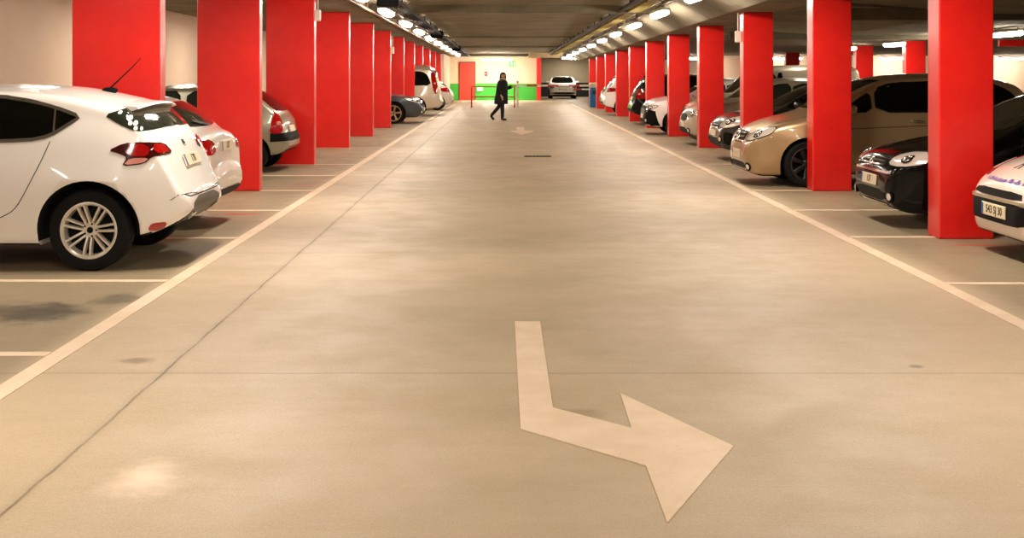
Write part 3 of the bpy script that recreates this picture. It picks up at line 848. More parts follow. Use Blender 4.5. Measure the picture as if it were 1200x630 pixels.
def face(c, lamps, grille=None, lower=None, fog=None, plate_z=None, txt='', lens=CLEAR, gm=BLACK, bars=0, plate_m=None):
    """front end: lamps given for one side as 3D points"""
    for sg in (1, -1):
        P = [(x, y * sg, z) for x, y, z in lamps]
        h = c.panel('headlight', P, 180 - 30 * sg, lens, .006, round_=1)[0]
        cx = sum(p[0] for p in P) / len(P); cy = sum(p[1] for p in P) / len(P); cz = sum(p[2] for p in P) / len(P)
        c.ribbon('lamp_surround', [tuple(q) for q in chaikin(P, 1)], 180 - 30 * sg, BLACK, .010, .008, parent=h, closed=True)
        for k, (f, rad) in enumerate(((.0, .052), (.5, .036))):
            q = P[2] if len(P) < 6 else tuple((P[2][i] + P[3][i]) / 2 for i in range(3))
            b = (cx + (q[0] - cx) * f, cy + (q[1] - cy) * f, cz + (q[2] - cz) * f * .6)
            c.bump('lamp_bowl', b, 180 - 30 * sg, (rad * 1.25, rad * 1.25, .008), BLACK, 1, .003, parent=h)
            c.bump('bulb_lens', b, 180 - 30 * sg, (rad * .85, rad * .85, .016), CHROME, 1, .005, parent=h)
        if fog: 
            f = c.bump('fog_light', (0, fog[0] * sg, fog[1]), 180, (.065, .065, .012), BLACK, 1, .0)[0]
            c.bump('fog_lens', (0, fog[0] * sg, fog[1]), 180, (.045, .045, .02), CLEAR, 1, .0, parent=f)
    if grille:
        g = c.panel('grille', [(0, y, z) for y, z in grille], 180, gm, .005, round_=1)[0]
        if bars:
            z0 = min(z for y, z in grille); z1 = max(z for y, z in grille); w = max(y for y, z in grille) * .9
            for k in range(bars):
                z = z0 + (z1 - z0) * (k + .5) / bars
                c.ribbon('grille_bar', [(0, -w, z), (0, w, z)], 180, CHROME, (z1 - z0) / bars * .45, .012, parent=g)
    if lower: c.panel('lower_intake', [(0, y, z) for y, z in lower], 180, BLACK, .005, round_=1)
    if plate_z: c.plate(False, plate_z, txt=txt)

def rear(c, lamps, win, plate_z=.75, txt='', bump_z=None, lens=REDLENS, glass=GLASS, plate=True):
    for sg in (1, -1):
        P = [(x, y * sg, z) for x, y, z in lamps]
        t = c.panel('tail_light', P, 30 * sg, lens, .006, round_=1)[0]
        cx = sum(p[0] for p in P) / len(P); cy = sum(p[1] for p in P) / len(P); cz = sum(p[2] for p in P) / len(P)
        c.bump('reverse_lens', (cx, cy, cz - .02), 30 * sg, (.04, .03, .01), PINKLENS, .8, .004, parent=t)
    c.screen('rear_window', 0, win[0], win[1], win[2], win[3], glass, .015)
    if plate: c.plate(True, plate_z, txt=txt)
    if bump_z: c.panel('bumper_insert', [(0, -.62, bump_z[0]), (0, -.62, bump_z[1]), (0, .62, bump_z[1]), (0, .62, bump_z[0])], 0, BLACK, .005, round_=1)

def sideglass(H, belt, xs, xr_, front=(1.05, 1.75), glass=GLASS, lift=.0):
    """two side windows between a raked pillar and the rear end"""
    a, b = front; zt = H - .13
    m = xs
    return [[(a + .12, belt + .02), (a + .35, belt + .2), (b + .1, zt - .02), (m - .03, zt), (m - .03, belt + .02)],
            [(m + .03, belt + .02), (m + .03, zt), (xr_ - .35, zt - .02), (xr_ - .05, zt - .12), (xr_, belt + .12), (xr_ - .12, belt + .04)]]

# ---------------- second white car on the left
L = 4.05
sp = dict(L=L, w=.87, H=1.42, belt=.90, roof=.72, R=.31, arch=.37, xf=.85, xr=3.38,
          top=hatch_top(L, 1.42, cowl=(1.05, .95), rr=3.42, zr_=1.33, glass=(3.84, 1.01), tail=.80)[:-5] + [(3.6, 1.22), (3.80, 1.045), (3.93, .985), (3.985, .93), (4.0, .80), (4.015, .66), (4.05, .58), (4.05 + .002, .46)], bot=BOT(L + .002, .18), plan=PLAN(L + .002))
c = Car('car', 'second white hatchback on the left, tail showing past the nearest white hatchback', sp, WHITE2, (-2.90 - L, 13.35, 0), 0)
c.wheels('twin', ALLOY, None, 9)
c.windows(sideglass(1.42, .92, 2.2, 3.5)); c.screen('windscreen', 180, 1.0, 1.33, .68, .55)
rear(c, [(3.9, .50, .93), (3.9, .80, .91), (3.6, .86, .88), (3.7, .86, .76), (3.95, .62, .77), (3.98, .46, .80)], (1.06, 1.29, .66, .54), .84, '137', (.28, .40), glass=GLASS_G)
face(c, [(.1, .42, .66), (.12, .62, .74), (.4, .80, .76), (.3, .8, .66), (.08, .6, .60)], [(-.4, .38), (-.45, .64), (.45, .64), (.4, .38)])
c.seams([[(2.2, .92), (2.2, .35), (1.25, .33), (1.2, .6), (1.25, .9)], [(2.2, .4), (3.0, .4), (3.15, .7), (3.3, .92)]]); c.handles([(2.0, .82), (3.05, .84)]); c.mirrors(1.35, .94)
c.ribbon('wiper', [(3.8, .05, 1.04), (3.7, -.35, 1.10)], 0, BLACK, .025, .02)

# ---------------- silver green hatchback
SG = paint('silver_green_paint', (150, 146, 124), .45, .35)
L = 3.81
sp = dict(L=L, w=.83, H=1.43, belt=.90, roof=.73, R=.29, arch=.35, xf=.72, xr=3.20, rt=.11,
          top=hatch_top(L, 1.43, cowl=(.95, .97), rf=1.7, rr=3.18, zr_=1.34, glass=(3.66, .98), tail=.74)[:-4] + [(3.62, 1.02), (3.70, .90), (3.74, .76), (3.765, .66), (3.80, .60), (L, .46)], bot=BOT(L, .20), plan=PLAN(L))
c = Car('car', 'silver green hatchback on the left with tall red tail lights, behind the second left pillar', sp, SG, (-3.48 - L, 20.9, 0), 0)
c.wheels('five', DARKALLOY, None, 6)
c.windows([[(1.12, .92), (1.4, 1.14), (1.75, 1.30), (2.08, 1.31), (2.08, .92)], [(2.2, .92), (2.2, 1.31), (2.75, 1.29), (3.02, 1.10), (3.02, .98), (2.9, .93)]], glass=GLASS_G)
c.screen('windscreen', 180, 1.0, 1.33, .66, .53, GLASS_G)
rear(c, [(3.60, .56, 1.0), (3.54, .63, 1.0), (3.50, .70, .86), (3.52, .77, .63), (3.68, .67, .63), (3.66, .58, .8)], (1.0, 1.31, .60, .50), .69, '', (.50, .64), glass=GLASS)
c.panel('side_strip', [(3.1, 0, .50), (3.1, 0, .64), (3.8, 0, .64), (3.8, 0, .52)], -60, BLACK, .006, both=True, round_=0)
face(c, [(.1, .42, .66), (.12, .62, .72), (.4, .76, .74), (.3, .76, .62), (.08, .6, .58)], [(-.3, .50), (-.3, .62), (.3, .62), (.3, .50)])
c.seams([[(2.14, .92), (2.14, .35), (1.1, .33), (1.05, .6), (1.1, .9)]]); c.handles([(1.95, .84)]); c.mirrors(1.25, .95)

# ---------------- dark blue grey car, nose to the lane on the left
DB = paint('dark_blue_grey_paint', (66, 74, 80), .5, .3)
L = 4.35
sp = dict(L=L, w=.88, H=1.46, belt=.92, roof=.72, R=.33, arch=.38, xf=.92, xr=3.52, top=hatch_top(L, 1.46, nose=.62, hood=.78, cowl=(1.25, 1.0), rf=2.1), bot=BOT(L, .2), plan=PLAN(L))
c = Car('car', 'dark blue grey car on the left, nose to the lane, before the pale people carrier', sp, DB, (-2.58, 40.8, 0), math.pi)
c.wheels('five', mat('gold_alloy', (200, 170, 130), .35, .6), .25, 5)
c.windows(sideglass(1.46, .94, 2.35, 3.75, (1.3, 2.0))); c.screen('windscreen', 180, 1.04, 1.37, .70, .55)
face(c, [(.08, .42, .66), (.14, .60, .76), (.55, .84, .84), (.5, .84, .74), (.12, .7, .62)], [(-.36, .50), (-.42, .66), (.42, .66), (.36, .50)], [(-.5, .26), (-.5, .40), (.5, .40), (.5, .26)], (.66, .36), .44, '')
c.seams([[(2.35, .94), (2.35, .35), (1.4, .33), (1.35, .6), (1.4, .92)]]); c.handles([(2.15, .86)]); c.mirrors(1.55, .97)
rear(c, [(4.2, .52, .92), (4.1, .72, .94), (3.9, .86, .86), (4.0, .86, .72), (4.25, .6, .74)], (1.04, 1.33, .62, .5), .78)

# ---------------- pale people carrier
PV = paint('pale_champagne_paint', (206, 190, 166), .3, .35)
L = 4.75
sp = dict(L=L, w=.95, H=1.90, belt=1.05, roof=.80, R=.33, arch=.39, xf=.95, xr=3.75, rt=.12,
          top=[(0, .5), (.02, .66), (.08, .82), (.3, .96), (.9, 1.12), (1.3, 1.30), (1.75, 1.62), (2.15, 1.83), (2.7, 1.90), (3.8, 1.89), (4.3, 1.84), (4.45, 1.72), (4.54, 1.4), (4.6, 1.1), (4.64, .8), (4.70, .64), (4.75, .5)], bot=BOT(L, .22), plan=PLAN(L))
c = Car('people_carrier', 'tall pale people carrier with dark side glass and upright red tail lights', sp, PV, (-2.32 - L, 48.5, 0), 0)
c.wheels('five', ALLOY, None, 5)
c.windows([[(1.5, 1.14), (1.85, 1.48), (2.15, 1.66), (2.5, 1.68), (2.5, 1.14)], [(2.58, 1.14), (2.58, 1.69), (3.5, 1.69), (3.5, 1.14)], [(3.56, 1.14), (3.56, 1.69), (3.95, 1.68), (4.18, 1.56), (4.34, 1.14)]], trim=None)
c.screen('windscreen', 180, 1.2, 1.75, .72, .62)
rear(c, [(4.4, .72, 1.66), (4.3, .78, 1.64), (4.38, .86, 1.3), (4.45, .88, .84), (4.55, .82, .80), (4.5, .74, 1.2)], (1.24, 1.72, .66, .58), .95, '', (.40, .50))
face(c, [(.1, .5, .72), (.14, .66, .84), (.5, .86, .92), (.45, .86, .78), (.12, .7, .66)], [(-.4, .56), (-.4, .74), (.4, .74), (.4, .56)])
c.seams([[(2.54, 1.1), (2.54, .35), (1.5, .33), (1.45, .6), (1.45, 1.1)], [(3.53, 1.1), (3.53, .6), (3.3, .36), (2.54, .35)]]); c.handles([(2.35, 1.0), (2.75, 1.0)]); c.mirrors(1.6, 1.14)
for y in (-.62, .62):
    MB().tube([(2.2, y, 1.86), (2.35, y, 1.925), (4.0, y, 1.915), (4.15, y, 1.85)], .018, 8).build('roof_rail', CHROME, c.root)

# ---------------- white hatchback beyond the people carrier
L = 4.0
sp = dict(L=L, w=.86, H=1.42, belt=.92, roof=.73, R=.31, arch=.37, xf=.85, xr=3.3, top=hatch_top(L, 1.42, rr=3.2, zr_=1.34, glass=(3.75, 1.0)), bot=BOT(L, .2), plan=PLAN(L))
c = Car('car', 'white hatchback on the left beyond the pale people carrier, only its tail showing', sp, WHITE2, (-2.2 - L, 55.3, 0), 0)
c.wheels('five', ALLOY, None, 6)
c.windows(sideglass(1.42, .94, 2.15, 3.4)); c.screen('windscreen', 180, 1.0, 1.33, .68, .55)
rear(c, [(3.8, .50, .98), (3.7, .70, 1.0), (3.45, .84, .94), (3.55, .85, .80), (3.85, .6, .80)], (1.04, 1.30, .62, .5), .66, '', (.30, .44))
face(c, [(.1, .42, .66), (.12, .62, .74), (.4, .80, .76), (.3, .8, .66), (.08, .6, .60)], [(-.4, .38), (-.45, .64), (.45, .64), (.4, .38)])
c.seams([[(2.15, .92), (2.15, .35), (1.25, .33), (1.2, .6), (1.25, .9)]]); c.handles([(2.0, .84)]); c.mirrors(1.35, .96)

# ---------------- near right white city car with lettering
CW = paint('cream_white_paint', (236, 216, 202), rough=.3)
L = 3.45
sp = dict(L=L, w=.815, H=1.46, belt=.95, roof=.74, R=.285, arch=.34, xf=.70, xr=3.0,
          top=[(0, .44), (.012, .54), (.03, .62), (.10, .70), (.30, .82), (.60, .92), (.85, 1.0), (1.2, 1.2), (1.6, 1.40), (2.0, 1.46), (2.6, 1.44), (3.05, 1.36), (3.2, 1.2), (3.3, 1.0), (3.37, .75), (3.42, .6), (3.45, .44)],
          bot=[(0, .36), (.04, .22), (.2, .165), (.8, .17), (2.5, .18), (3.1, .22), (3.35, .3), (3.45, .40)],
          plan=[(0, .58), (.04, .70), (.10, .78), (.25, .88), (.6, .97), (1.2, 1.0), (2.5, 1.0), (3.1, .95), (3.3, .87), (3.42, .75), (3.45, .66)])
c = Car('car', 'white city car at the right edge with purple lettering on its bonnet lip', sp, CW, (4.26, 10.88, 0), 0)
c.wheels('five', ALLOY, None, 6)
c.windows([[(1.1, .98), (1.45, 1.22), (1.7, 1.34), (2.15, 1.35), (2.15, .97)], [(2.22, .97), (2.22, 1.35), (2.75, 1.32), (2.9, 1.15), (2.8, 1.0)]]); c.screen('windscreen', 180, 1.04, 1.36, .64, .52)
c.panel('upper_grille', [(0, -.52, .535), (0, -.46, .60), (0, .46, .60), (0, .52, .535)], 180, BLACK, .006, round_=1)
bmp = c.panel('bumper_insert', [(0, -.60, .345), (0, -.64, .42), (0, -.62, .50), (0, .62, .50), (0, .64, .42), (0, .60, .345), (0, .45, .315), (0, -.45, .315)], 180, BLACK, .01, round_=1)
c.panel('bumper_trim', [(0, -.64, .50), (0, -.62, .525), (0, .62, .525), (0, .64, .50)], 180, mat('taupe_trim', (150, 132, 104), .5), .02, round_=0)
c.plate(False, .415, txt='543 SJ 30')
for sg in (1, -1):
    h = c.panel('headlight', [(.12, .46 * sg, .68), (.2, .56 * sg, .75), (.42, .70 * sg, .86), (.58, .76 * sg, .91), (.5, .78 * sg, .80), (.25, .70 * sg, .68)], 180 - 30 * sg, mat('amber_red_headlamp', (170, 52, 40), .12, .1, coat=.8), .006, round_=1)[0]
    c.panel('lamp_bowl', [(.3, .58 * sg, .76), (.4, .68 * sg, .83), (.4, .75 * sg, .80), (.28, .68 * sg, .72)], 180 - 30 * sg, CLEAR, .011, round_=1, parent=h)
# wording along the bonnet lip, bent round the nose
def wrap_text(c, txt, z, size, m, name, y0=0., zt=None):
    me_o = text_mesh(txt, size, m, name, c.root, Matrix.Identity(4), .0006)
    for q in me_o.data.vertices:
        loc, n = c.hit(Vector((0, -(q.co.x) + y0, z + q.co.y)), Vector((-1, 0, 0)))
        q.co = loc + n * (.004 + q.co.z)
lb = MB(); rnd = random.Random(7); y = -.40
while y < .40:
    h = rnd.choice((.022, .028, .036)); w = rnd.choice((.008, .014, .02))
    if rnd.random() > .15: lb.add([(0, y, .658), (0, y + w, .658), (0, y + w, .658 + h), (0, y, .658 + h)], [(0, 1, 2, 3)])
    y += w + .006
lo = lb.build('bonnet_lettering', PURPLE, c.root, smooth=False)
for q in lo.data.vertices:
    loc, n = c.hit(Vector((0, q.co.y, q.co.z)), Vector((-1, 0, 0))); q.co = loc + n * .004
wrap_text(c, 'A', .82, .16, INK, 'bonnet_letter', .05)
c.seams([[(2.18, .97), (2.18, .35), (1.15, .33), (1.05, .6), (1.1, .95)]]); c.handles([(1.98, .86)]); c.mirrors(1.2, 1.0)
rear(c, [(3.2, .55, 1.05), (3.1, .66, 1.05), (3.1, .76, .9), (3.2, .78, .74), (3.35, .6, .74)], (1.02, 1.30, .58, .48), .66)

# ---------------- black hatchback, nose to the lane
BK = mat('black_car_paint', (7, 8, 9), .14, 0, coat=.25, coat_rough=.04, spec=.12)
L = 4.2
sp = dict(L=L, w=.88, H=1.48, belt=.94, roof=.73, R=.32, arch=.37, xf=.90, xr=3.48, rt=.11,
          top=[(0, .46), (.012, .58), (.03, .66), (.07, .735), (.2, .80), (.6, .90), (1.05, .985), (1.3, 1.12), (1.7, 1.34), (2.05, 1.44), (2.6, 1.48), (3.3, 1.45), (3.75, 1.36), (3.95, 1.12), (4.05, .95), (4.12, .78), (4.18, .62), (4.2, .46)],
          bot=[(0, .38), (.05, .24), (.25, .17), (.8, .18), (3.3, .19), (3.8, .24), (4.1, .32), (4.2, .42)],
          plan=[(0, .60), (.03, .71), (.08, .79), (.2, .88), (.5, .955), (1.0, 1.0), (3.2, 1.0), (3.7, .96), (3.95, .9), (4.1, .82), (4.17, .74), (4.2, .64)])
c = Car('car', 'black hatchback nosing out between the first and second right pillars', sp, BK, (3.94, 13.5, 0), 0)
c.wheels('five', ALLOY, None, 5)
c.windows(sideglass(1.48, .96, 2.3, 3.65, (1.15, 1.85)), glass=GLASS_G); c.screen('windscreen', 180, 1.03, 1.38, .68, .55, GLASS_G)
face(c, [(.12, .46, .655), (.13, .48, .745), (.24, .58, .795), (.42, .72, .80), (.46, .77, .74), (.40, .77, .675), (.22, .66, .64)], [(-.40, .625), (-.42, .70), (.42, .70), (.40, .625)], [(-.46, .27), (-.52, .39), (.52, .39), (.46, .27)], (.60, .33), .475, '137', bars=2)
c.ribbon('bumper_trim', [(0, -.62, .575), (0, .62, .575)], 180, CHROME, .022, .008)
c.ribbon('lower_trim', [(0, -.45, .235), (0, .45, .235)], 180, CHROME, .025, .008)
c.bump('badge', (0, 0, .665), 180, (.055, .055, .012), CHROME, 1, .006)
c.seams([[(2.3, .94), (2.3, .35), (1.3, .33), (1.25, .6), (1.3, .93)]]); c.handles([(2.1, .86), (3.2, .88)]); c.mirrors(1.42, 1.0)
rear(c, [(4.0, .52, .98), (3.9, .70, 1.0), (3.75, .82, .92), (3.85, .84, .76), (4.08, .6, .78)], (1.02, 1.32, .6, .5), .78)

# ---------------- gold compact people carrier
GD = paint('champagne_gold_paint', (176, 146, 108), .55, .32)
L = 4.30
sp = dict(L=L, w=.89, H=1.60, belt=1.02, roof=.76, R=.325, arch=.38, xf=.84, xr=3.60, rt=.12, flare=.02,
          top=[(0, .46), (.012, .56), (.03, .66), (.07, .74), (.14, .80), (.4, .93), (.8, 1.03), (1.0, 1.10), (1.4, 1.33), (1.75, 1.49), (2.05, 1.56), (2.6, 1.60), (3.4, 1.57), (3.85, 1.48), (4.03, 1.25), (4.13, 1.02), (4.2, .8), (4.27, .62), (4.3, .46)],
          bot=[(0, .36), (.05, .22), (.25, .15), (.8, .17), (3.3, .19), (3.9, .24), (4.2, .32), (4.3, .42)],
          plan=[(0, .58), (.03, .70), (.08, .78), (.2, .865), (.45, .94), (.9, 1.0), (3.2, 1.0), (3.8, .96), (4.05, .9), (4.2, .82), (4.27, .74), (4.3, .64)])
c = Car('car', 'champagne gold compact car on the right with a chrome barred grille', sp, GD, (3.43, 18.45, 0), 0)
c.wheels('five', DARKALLOY, .235, 7)
c.windows([[(1.30, 1.06), (1.55, 1.23), (1.72, 1.34), (1.74, 1.06)], [(1.80, 1.06), (1.80, 1.38), (2.05, 1.46), (2.75, 1.485), (2.75, 1.06)], [(2.82, 1.06), (2.82, 1.485), (3.4, 1.47), (3.7, 1.36), (3.86, 1.16), (3.7, 1.09)]])
c.screen('windscreen', 180, 1.12, 1.50, .70, .57)
face(c, [(.08, .45, .645), (.10, .47, .71), (.22, .58, .79), (.46, .72, .855), (.50, .76, .83), (.42, .76, .745), (.24, .68, .67), (.14, .60, .64)], [(-.32, .60), (-.38, .70), (-.36, .77), (.36, .77), (.38, .70), (.32, .60)], [(-.55, .235), (-.50, .33), (.50, .33), (.55, .235)], (.62, .275), .44, '', bars=3)
c.bump('badge', (0, 0, .69), 180, (.075, .075, .012), CHROME, 1, .012)
c.ribbon('crease_shade', [(.95, 0, .80), (2.3, 0, .86), (3.9, 0, .93)], -90, mat('gold_crease_shade', (96, 78, 56), .5, .4), .014, .002, both=True)  # darker gold ribbon paints the shade along the body fold
c.seams([[(1.16, 1.04), (1.22, .72), (1.28, .36), (2.62, .34), (2.72, .6), (2.78, 1.05)], [(2.72, .6), (3.15, .5), (3.5, .8), (3.68, 1.06)]]); c.handles([(2.38, .93), (3.35, .96)], CHROME); c.mirrors(1.42, 1.05)
rear(c, [(4.05, .56, 1.04), (3.95, .72, 1.06), (3.85, .84, .96), (3.95, .86, .8), (4.17, .6, .8)], (1.1, 1.45, .62, .52), .82)
c.ribbon('hood_seam', [(.16, -.58, 1), (.5, -.68, 1), (1.0, -.74, 1)], 'top', SEAM, .008); c.ribbon('hood_seam', [(.16, .58, 1), (.5, .68, 1), (1.0, .74, 1)], 'top', SEAM, .008)

# ---------------- dark grey hatchback
DG = paint('dark_grey_paint', (58, 54, 50), .5, .28)
L = 4.0
sp = dict(L=L, w=.85, H=1.45, belt=.92, roof=.73, R=.31, arch=.36, xf=.85, xr=3.35, top=hatch_top(L, 1.45, nose=.68, hood=.80, cowl=(1.0, .98)), bot=BOT(L, .19), plan=PLAN(L))
c = Car('car', 'dark grey hatchback with a black lower bumper, behind the third right pillar', sp, DG, (3.93, 23.5, 0), 0)
c.wheels('five', ALLOY, None, 6)
c.windows(sideglass(1.45, .94, 2.15, 3.45)); c.screen('windscreen', 180, 1.02, 1.36, .66, .54)
face(c, [(.07, .40, .62), (.10, .46, .72), (.3, .66, .82), (.55, .78, .84), (.5, .80, .70), (.2, .72, .60)], [(-.36, .57), (-.40, .68), (.40, .68), (.36, .57)], [(-.58, .20), (-.60, .42), (.60, .42), (.58, .20)], (.60, .40), .50, '', bars=2)
c.panel('bumper_insert', [(.3, -.84, .30), (.2, -.8, .52), (.1, -.66, .54), (.1, -.66, .30)], 215, BLACK, .005, both=True, round_=1)
c.seams([[(2.15, .94), (2.15, .35), (1.25, .33), (1.2, .6), (1.25, .92)]]); c.handles([(1.98, .86)]); c.mirrors(1.38, .98)
rear(c, [(3.8, .52, .98), (3.7, .70, 1.0), (3.5, .82, .92), (3.6, .83, .76), (3.86, .6, .78)], (1.02, 1.32, .6, .5), .78)

# ---------------- taupe car with a roof antenna
TP = paint('warm_silver_car_paint', (190, 176, 154), .4, .32)
L = 4.3
sp = dict(L=L, w=.88, H=1.50, belt=.96, roof=.73, R=.32, arch=.37, xf=.90, xr=3.55, top=hatch_top(L, 1.50, nose=.70, hood=.84, cowl=(1.05, 1.06), rf=1.85), bot=BOT(L, .2), plan=PLAN(L))
c = Car('car', 'warm silver car with a roof antenna, nose between the fourth and fifth right pillars', sp, TP, (4.05, 28.35, 0), 0)
c.wheels('five', ALLOY, None, 5)
c.windows(sideglass(1.50, .98, 2.3, 3.7, (1.15, 1.85)), glass=GLASS_G); c.screen('windscreen', 180, 1.08, 1.42, .68, .56, GLASS_G)
face(c, [(.07, .44, .66), (.12, .6, .76), (.4, .8, .84), (.35, .82, .72), (.1, .62, .62)], [(-.38, .54), (-.42, .70), (.42, .70), (.38, .54)], [(-.5, .25), (-.5, .40), (.5, .40), (.5, .25)], (.64, .34), .46, '')
c.seams([[(2.3, .96), (2.3, .35), (1.3, .33), (1.25, .6), (1.3, .95)]]); c.handles([(2.1, .88)]); c.mirrors(1.42, 1.02)
rear(c, [(4.1, .52, 1.0), (4.0, .70, 1.02), (3.8, .84, .94), (3.9, .86, .78), (4.16, .6, .8)], (1.06, 1.36, .6, .5), .8)
MB().sup((2.1, 0, 1.485), (.05, .025, .02), .8).tube([(2.1, 0, 1.49), (2.02, 0, 1.62), (1.96, 0, 1.74)], [.01, .008, .005], 8).build('antenna', BLACK, c.root)
sp_d = sp

# ---------------- silver grey van
VN = paint('warm_silver_paint', (172, 162, 140), .3, .4)
L = 4.2
sp = dict(L=L, w=.88, H=1.80, belt=1.08, roof=.84, R=.31, arch=.37, xf=.82, xr=3.5, rt=.11,
          top=[(0, .5), (.015, .64), (.04, .78), (.12, .88), (.4, .98), (.9, 1.10), (1.15, 1.28), (1.5, 1.60), (1.75, 1.74), (2.2, 1.79), (3.4, 1.80), (4.0, 1.78), (4.07, 1.72), (4.10, 1.4), (4.12, 1.0), (4.14, .75), (4.18, .6), (4.2, .5)], bot=BOT(L, .2), plan=PLAN(L))
c = Car('van', 'boxy warm silver van showing over the bonnet of the car with the roof antenna', sp, VN, (4.45, 30.75, 0), 0, cat='van')
c.wheels('five', DARKALLOY, None, 6)
c.windows([[(1.3, 1.14), (1.55, 1.40), (1.75, 1.58), (2.05, 1.60), (2.05, 1.12)]], trim=BLACK)
c.windows([[(1.98 + .12, 1.2), (2.1, 1.62), (2.22, 1.62), (2.22, 1.2)]], trim=None)
c.screen('windscreen', 180, 1.16, 1.68, .72, .62)
face(c, [(.05, .44, .66), (.08, .5, .82), (.3, .74, .90), (.3, .80, .72), (.12, .72, .62)], [(-.42, .56), (-.46, .74), (.46, .74), (.42, .56)], [(-.62, .26), (-.64, .46), (.64, .46), (.62, .26)], (.66, .36), .50, '')
c.seams([[(2.08, 1.7), (2.08, .35), (1.2, .33), (1.15, .6), (1.2, 1.08)]]); c.handles([(1.9, 1.0)]); c.mirrors(1.35, 1.14, BLACK)
rear(c, [(4.02, .72, 1.4), (3.98, .8, 1.38), (3.98, .86, 1.0), (4.05, .84, .8), (4.08, .74, .8)], (1.2, 1.66, .62, .58), .85)

# ---------------- white car with black lower front
L = 3.9
sp = dict(L=L, w=.85, H=1.47, belt=.94, roof=.73, R=.31, arch=.36, xf=.80, xr=3.25, top=hatch_top(L, 1.47, nose=.74, hood=.88, cowl=(.95, 1.03)), bot=BOT(L, .2), plan=PLAN(L))
c = Car('car', 'white bonneted car with a black lower front, between the fifth and sixth right pillars', sp, WHITE, (3.68, 33.3, 0), 0)
c.wheels('five', ALLOY, None, 6)
c.windows(sideglass(1.47, .96, 2.1, 3.35)); c.screen('windscreen', 180, 1.06, 1.38, .66, .54)
c.panel('bumper_insert', [(.2, -.86, .24), (.14, -.84, .62), (.04, -.5, .74), (.03, 0, .76), (.04, 0, .24)], 205, BLACK, .004, both=True, round_=0)
face(c, [(.07, .50, .64), (.10, .54, .72), (.3, .7, .78), (.4, .78, .76), (.2, .72, .64)], [(-.36, .50), (-.42, .68), (.42, .68), (.36, .50)], None, (.62, .38), .48, '', gm=MESHGREY)
c.seams([[(2.1, .94), (2.1, .35), (1.2, .33), (1.15, .6), (1.2, .94)]]); c.handles([(1.95, .88)]); c.mirrors(1.3, 1.0)
rear(c, [(3.7, .52, 1.0), (3.6, .70, 1.02), (3.45, .82, .94), (3.5, .83, .78), (3.76, .6, .8)], (1.04, 1.34, .6, .5), .8)

# ---------------- black car, tail to the lane
L = 4.2
sp = dict(L=L, w=.90, H=1.58, belt=.98, roof=.76, R=.34, arch=.39, xf=.88, xr=3.45, top=hatch_top(L, 1.58, rr=3.75, zr_=1.48, glass=(4.02, 1.05), cowl=(1.05, 1.05)), bot=BOT(L, .24), plan=PLAN(L))
c = Car('car', 'black car with its tail to the lane, beside the white tall hatchback', sp, BK, (3.98 + L, 39.7, 0), math.pi)
c.wheels('five', ALLOY, None, 5)
c.windows(sideglass(1.58, 1.0, 2.25, 3.65, (1.2, 1.9))); c.screen('windscreen', 180, 1.12, 1.48, .68, .56)
rear(c, [(3.95, .60, 1.12), (3.85, .72, 1.14), (3.75, .84, 1.0), (3.85, .88, .80), (4.08, .66, .84)], (1.1, 1.42, .62, .52), .82, '', (.34, .5))
face(c, [(.1, .42, .72), (.12, .62, .80), (.4, .80, .84), (.3, .8, .72), (.08, .6, .66)], [(-.4, .48), (-.45, .70), (.45, .70), (.4, .48)])
c.seams([[(2.25, .98), (2.25, .38), (1.3, .36), (1.25, .6), (1.3, .96)]]); c.handles([(2.05, .9)]); c.mirrors(1.42, 1.04)
MB().sup((3.7, 0, 1.50), (.05, .025, .02), .8).tube([(3.7, 0, 1.5), (3.8, 0, 1.62)], [.01, .005], 8).build('antenna', BLACK, c.root)

# ---------------- white tall hatchback, tail to the lane
L = 4.3
sp = dict(L=L, w=.90, H=1.63, belt=1.0, roof=.76, R=.34, arch=.39, xf=.88, xr=3.5, top=hatch_top(L, 1.63, rr=3.72, zr_=1.54, glass=(4.08, 1.06), cowl=(1.05, 1.05)), bot=BOT(L, .24), plan=PLAN(L))
c = Car('car', 'white tall hatchback on the right, tail to the lane, with a black bumper insert', sp, WHITE, (3.80 + L, 48.6, 0), math.pi)
c.wheels('five', ALLOY, None, 5)
c.windows(sideglass(1.63, 1.02, 2.3, 3.7, (1.2, 1.9))); c.screen('windscreen', 180, 1.12, 1.52, .68, .56)
rear(c, [(4.08, .50, 1.02), (3.95, .74, 1.06), (3.8, .86, 1.02), (3.9, .88, .90), (4.12, .62, .88)], (1.12, 1.46, .62, .52), .82, '', (.36, .52))
face(c, [(.1, .42, .72), (.12, .62, .80), (.4, .80, .84), (.3, .8, .72), (.08, .6, .66)], [(-.4, .48), (-.45, .70), (.45, .70), (.4, .48)])
c.seams([[(2.3, 1.0), (2.3, .38), (1.3, .36), (1.25, .6), (1.3, .96)]]); c.handles([(2.1, .92)]); c.mirrors(1.42, 1.06)

# ---------------- dark car beyond it
L = 4.1
sp = dict(L=L, w=.88, H=1.45, belt=.94, roof=.74, R=.32, arch=.38, xf=.88, xr=3.4, top=hatch_top(L, 1.45), bot=BOT(L, .2), plan=PLAN(L))
c = Car('car', 'dark car on the right beyond the white tall hatchback, near the blue cabinet', sp, DG, (4.12 + L, 53.6, 0), math.pi)
c.wheels('five', ALLOY, None, 5)
c.windows(sideglass(1.45, .96, 2.2, 3.5)); c.screen('windscreen', 180, 1.04, 1.36, .68, .56)
rear(c, [(3.9, .52, 1.0), (3.8, .70, 1.02), (3.6, .84, .94), (3.7, .86, .78), (3.96, .6, .8)], (1.04, 1.34, .6, .5), .8, '', (.3, .44))
face(c, [(.1, .42, .66), (.12, .62, .74), (.4, .80, .76), (.3, .8, .66), (.08, .6, .60)], [(-.4, .38), (-.45, .64), (.45, .64), (.4, .38)])
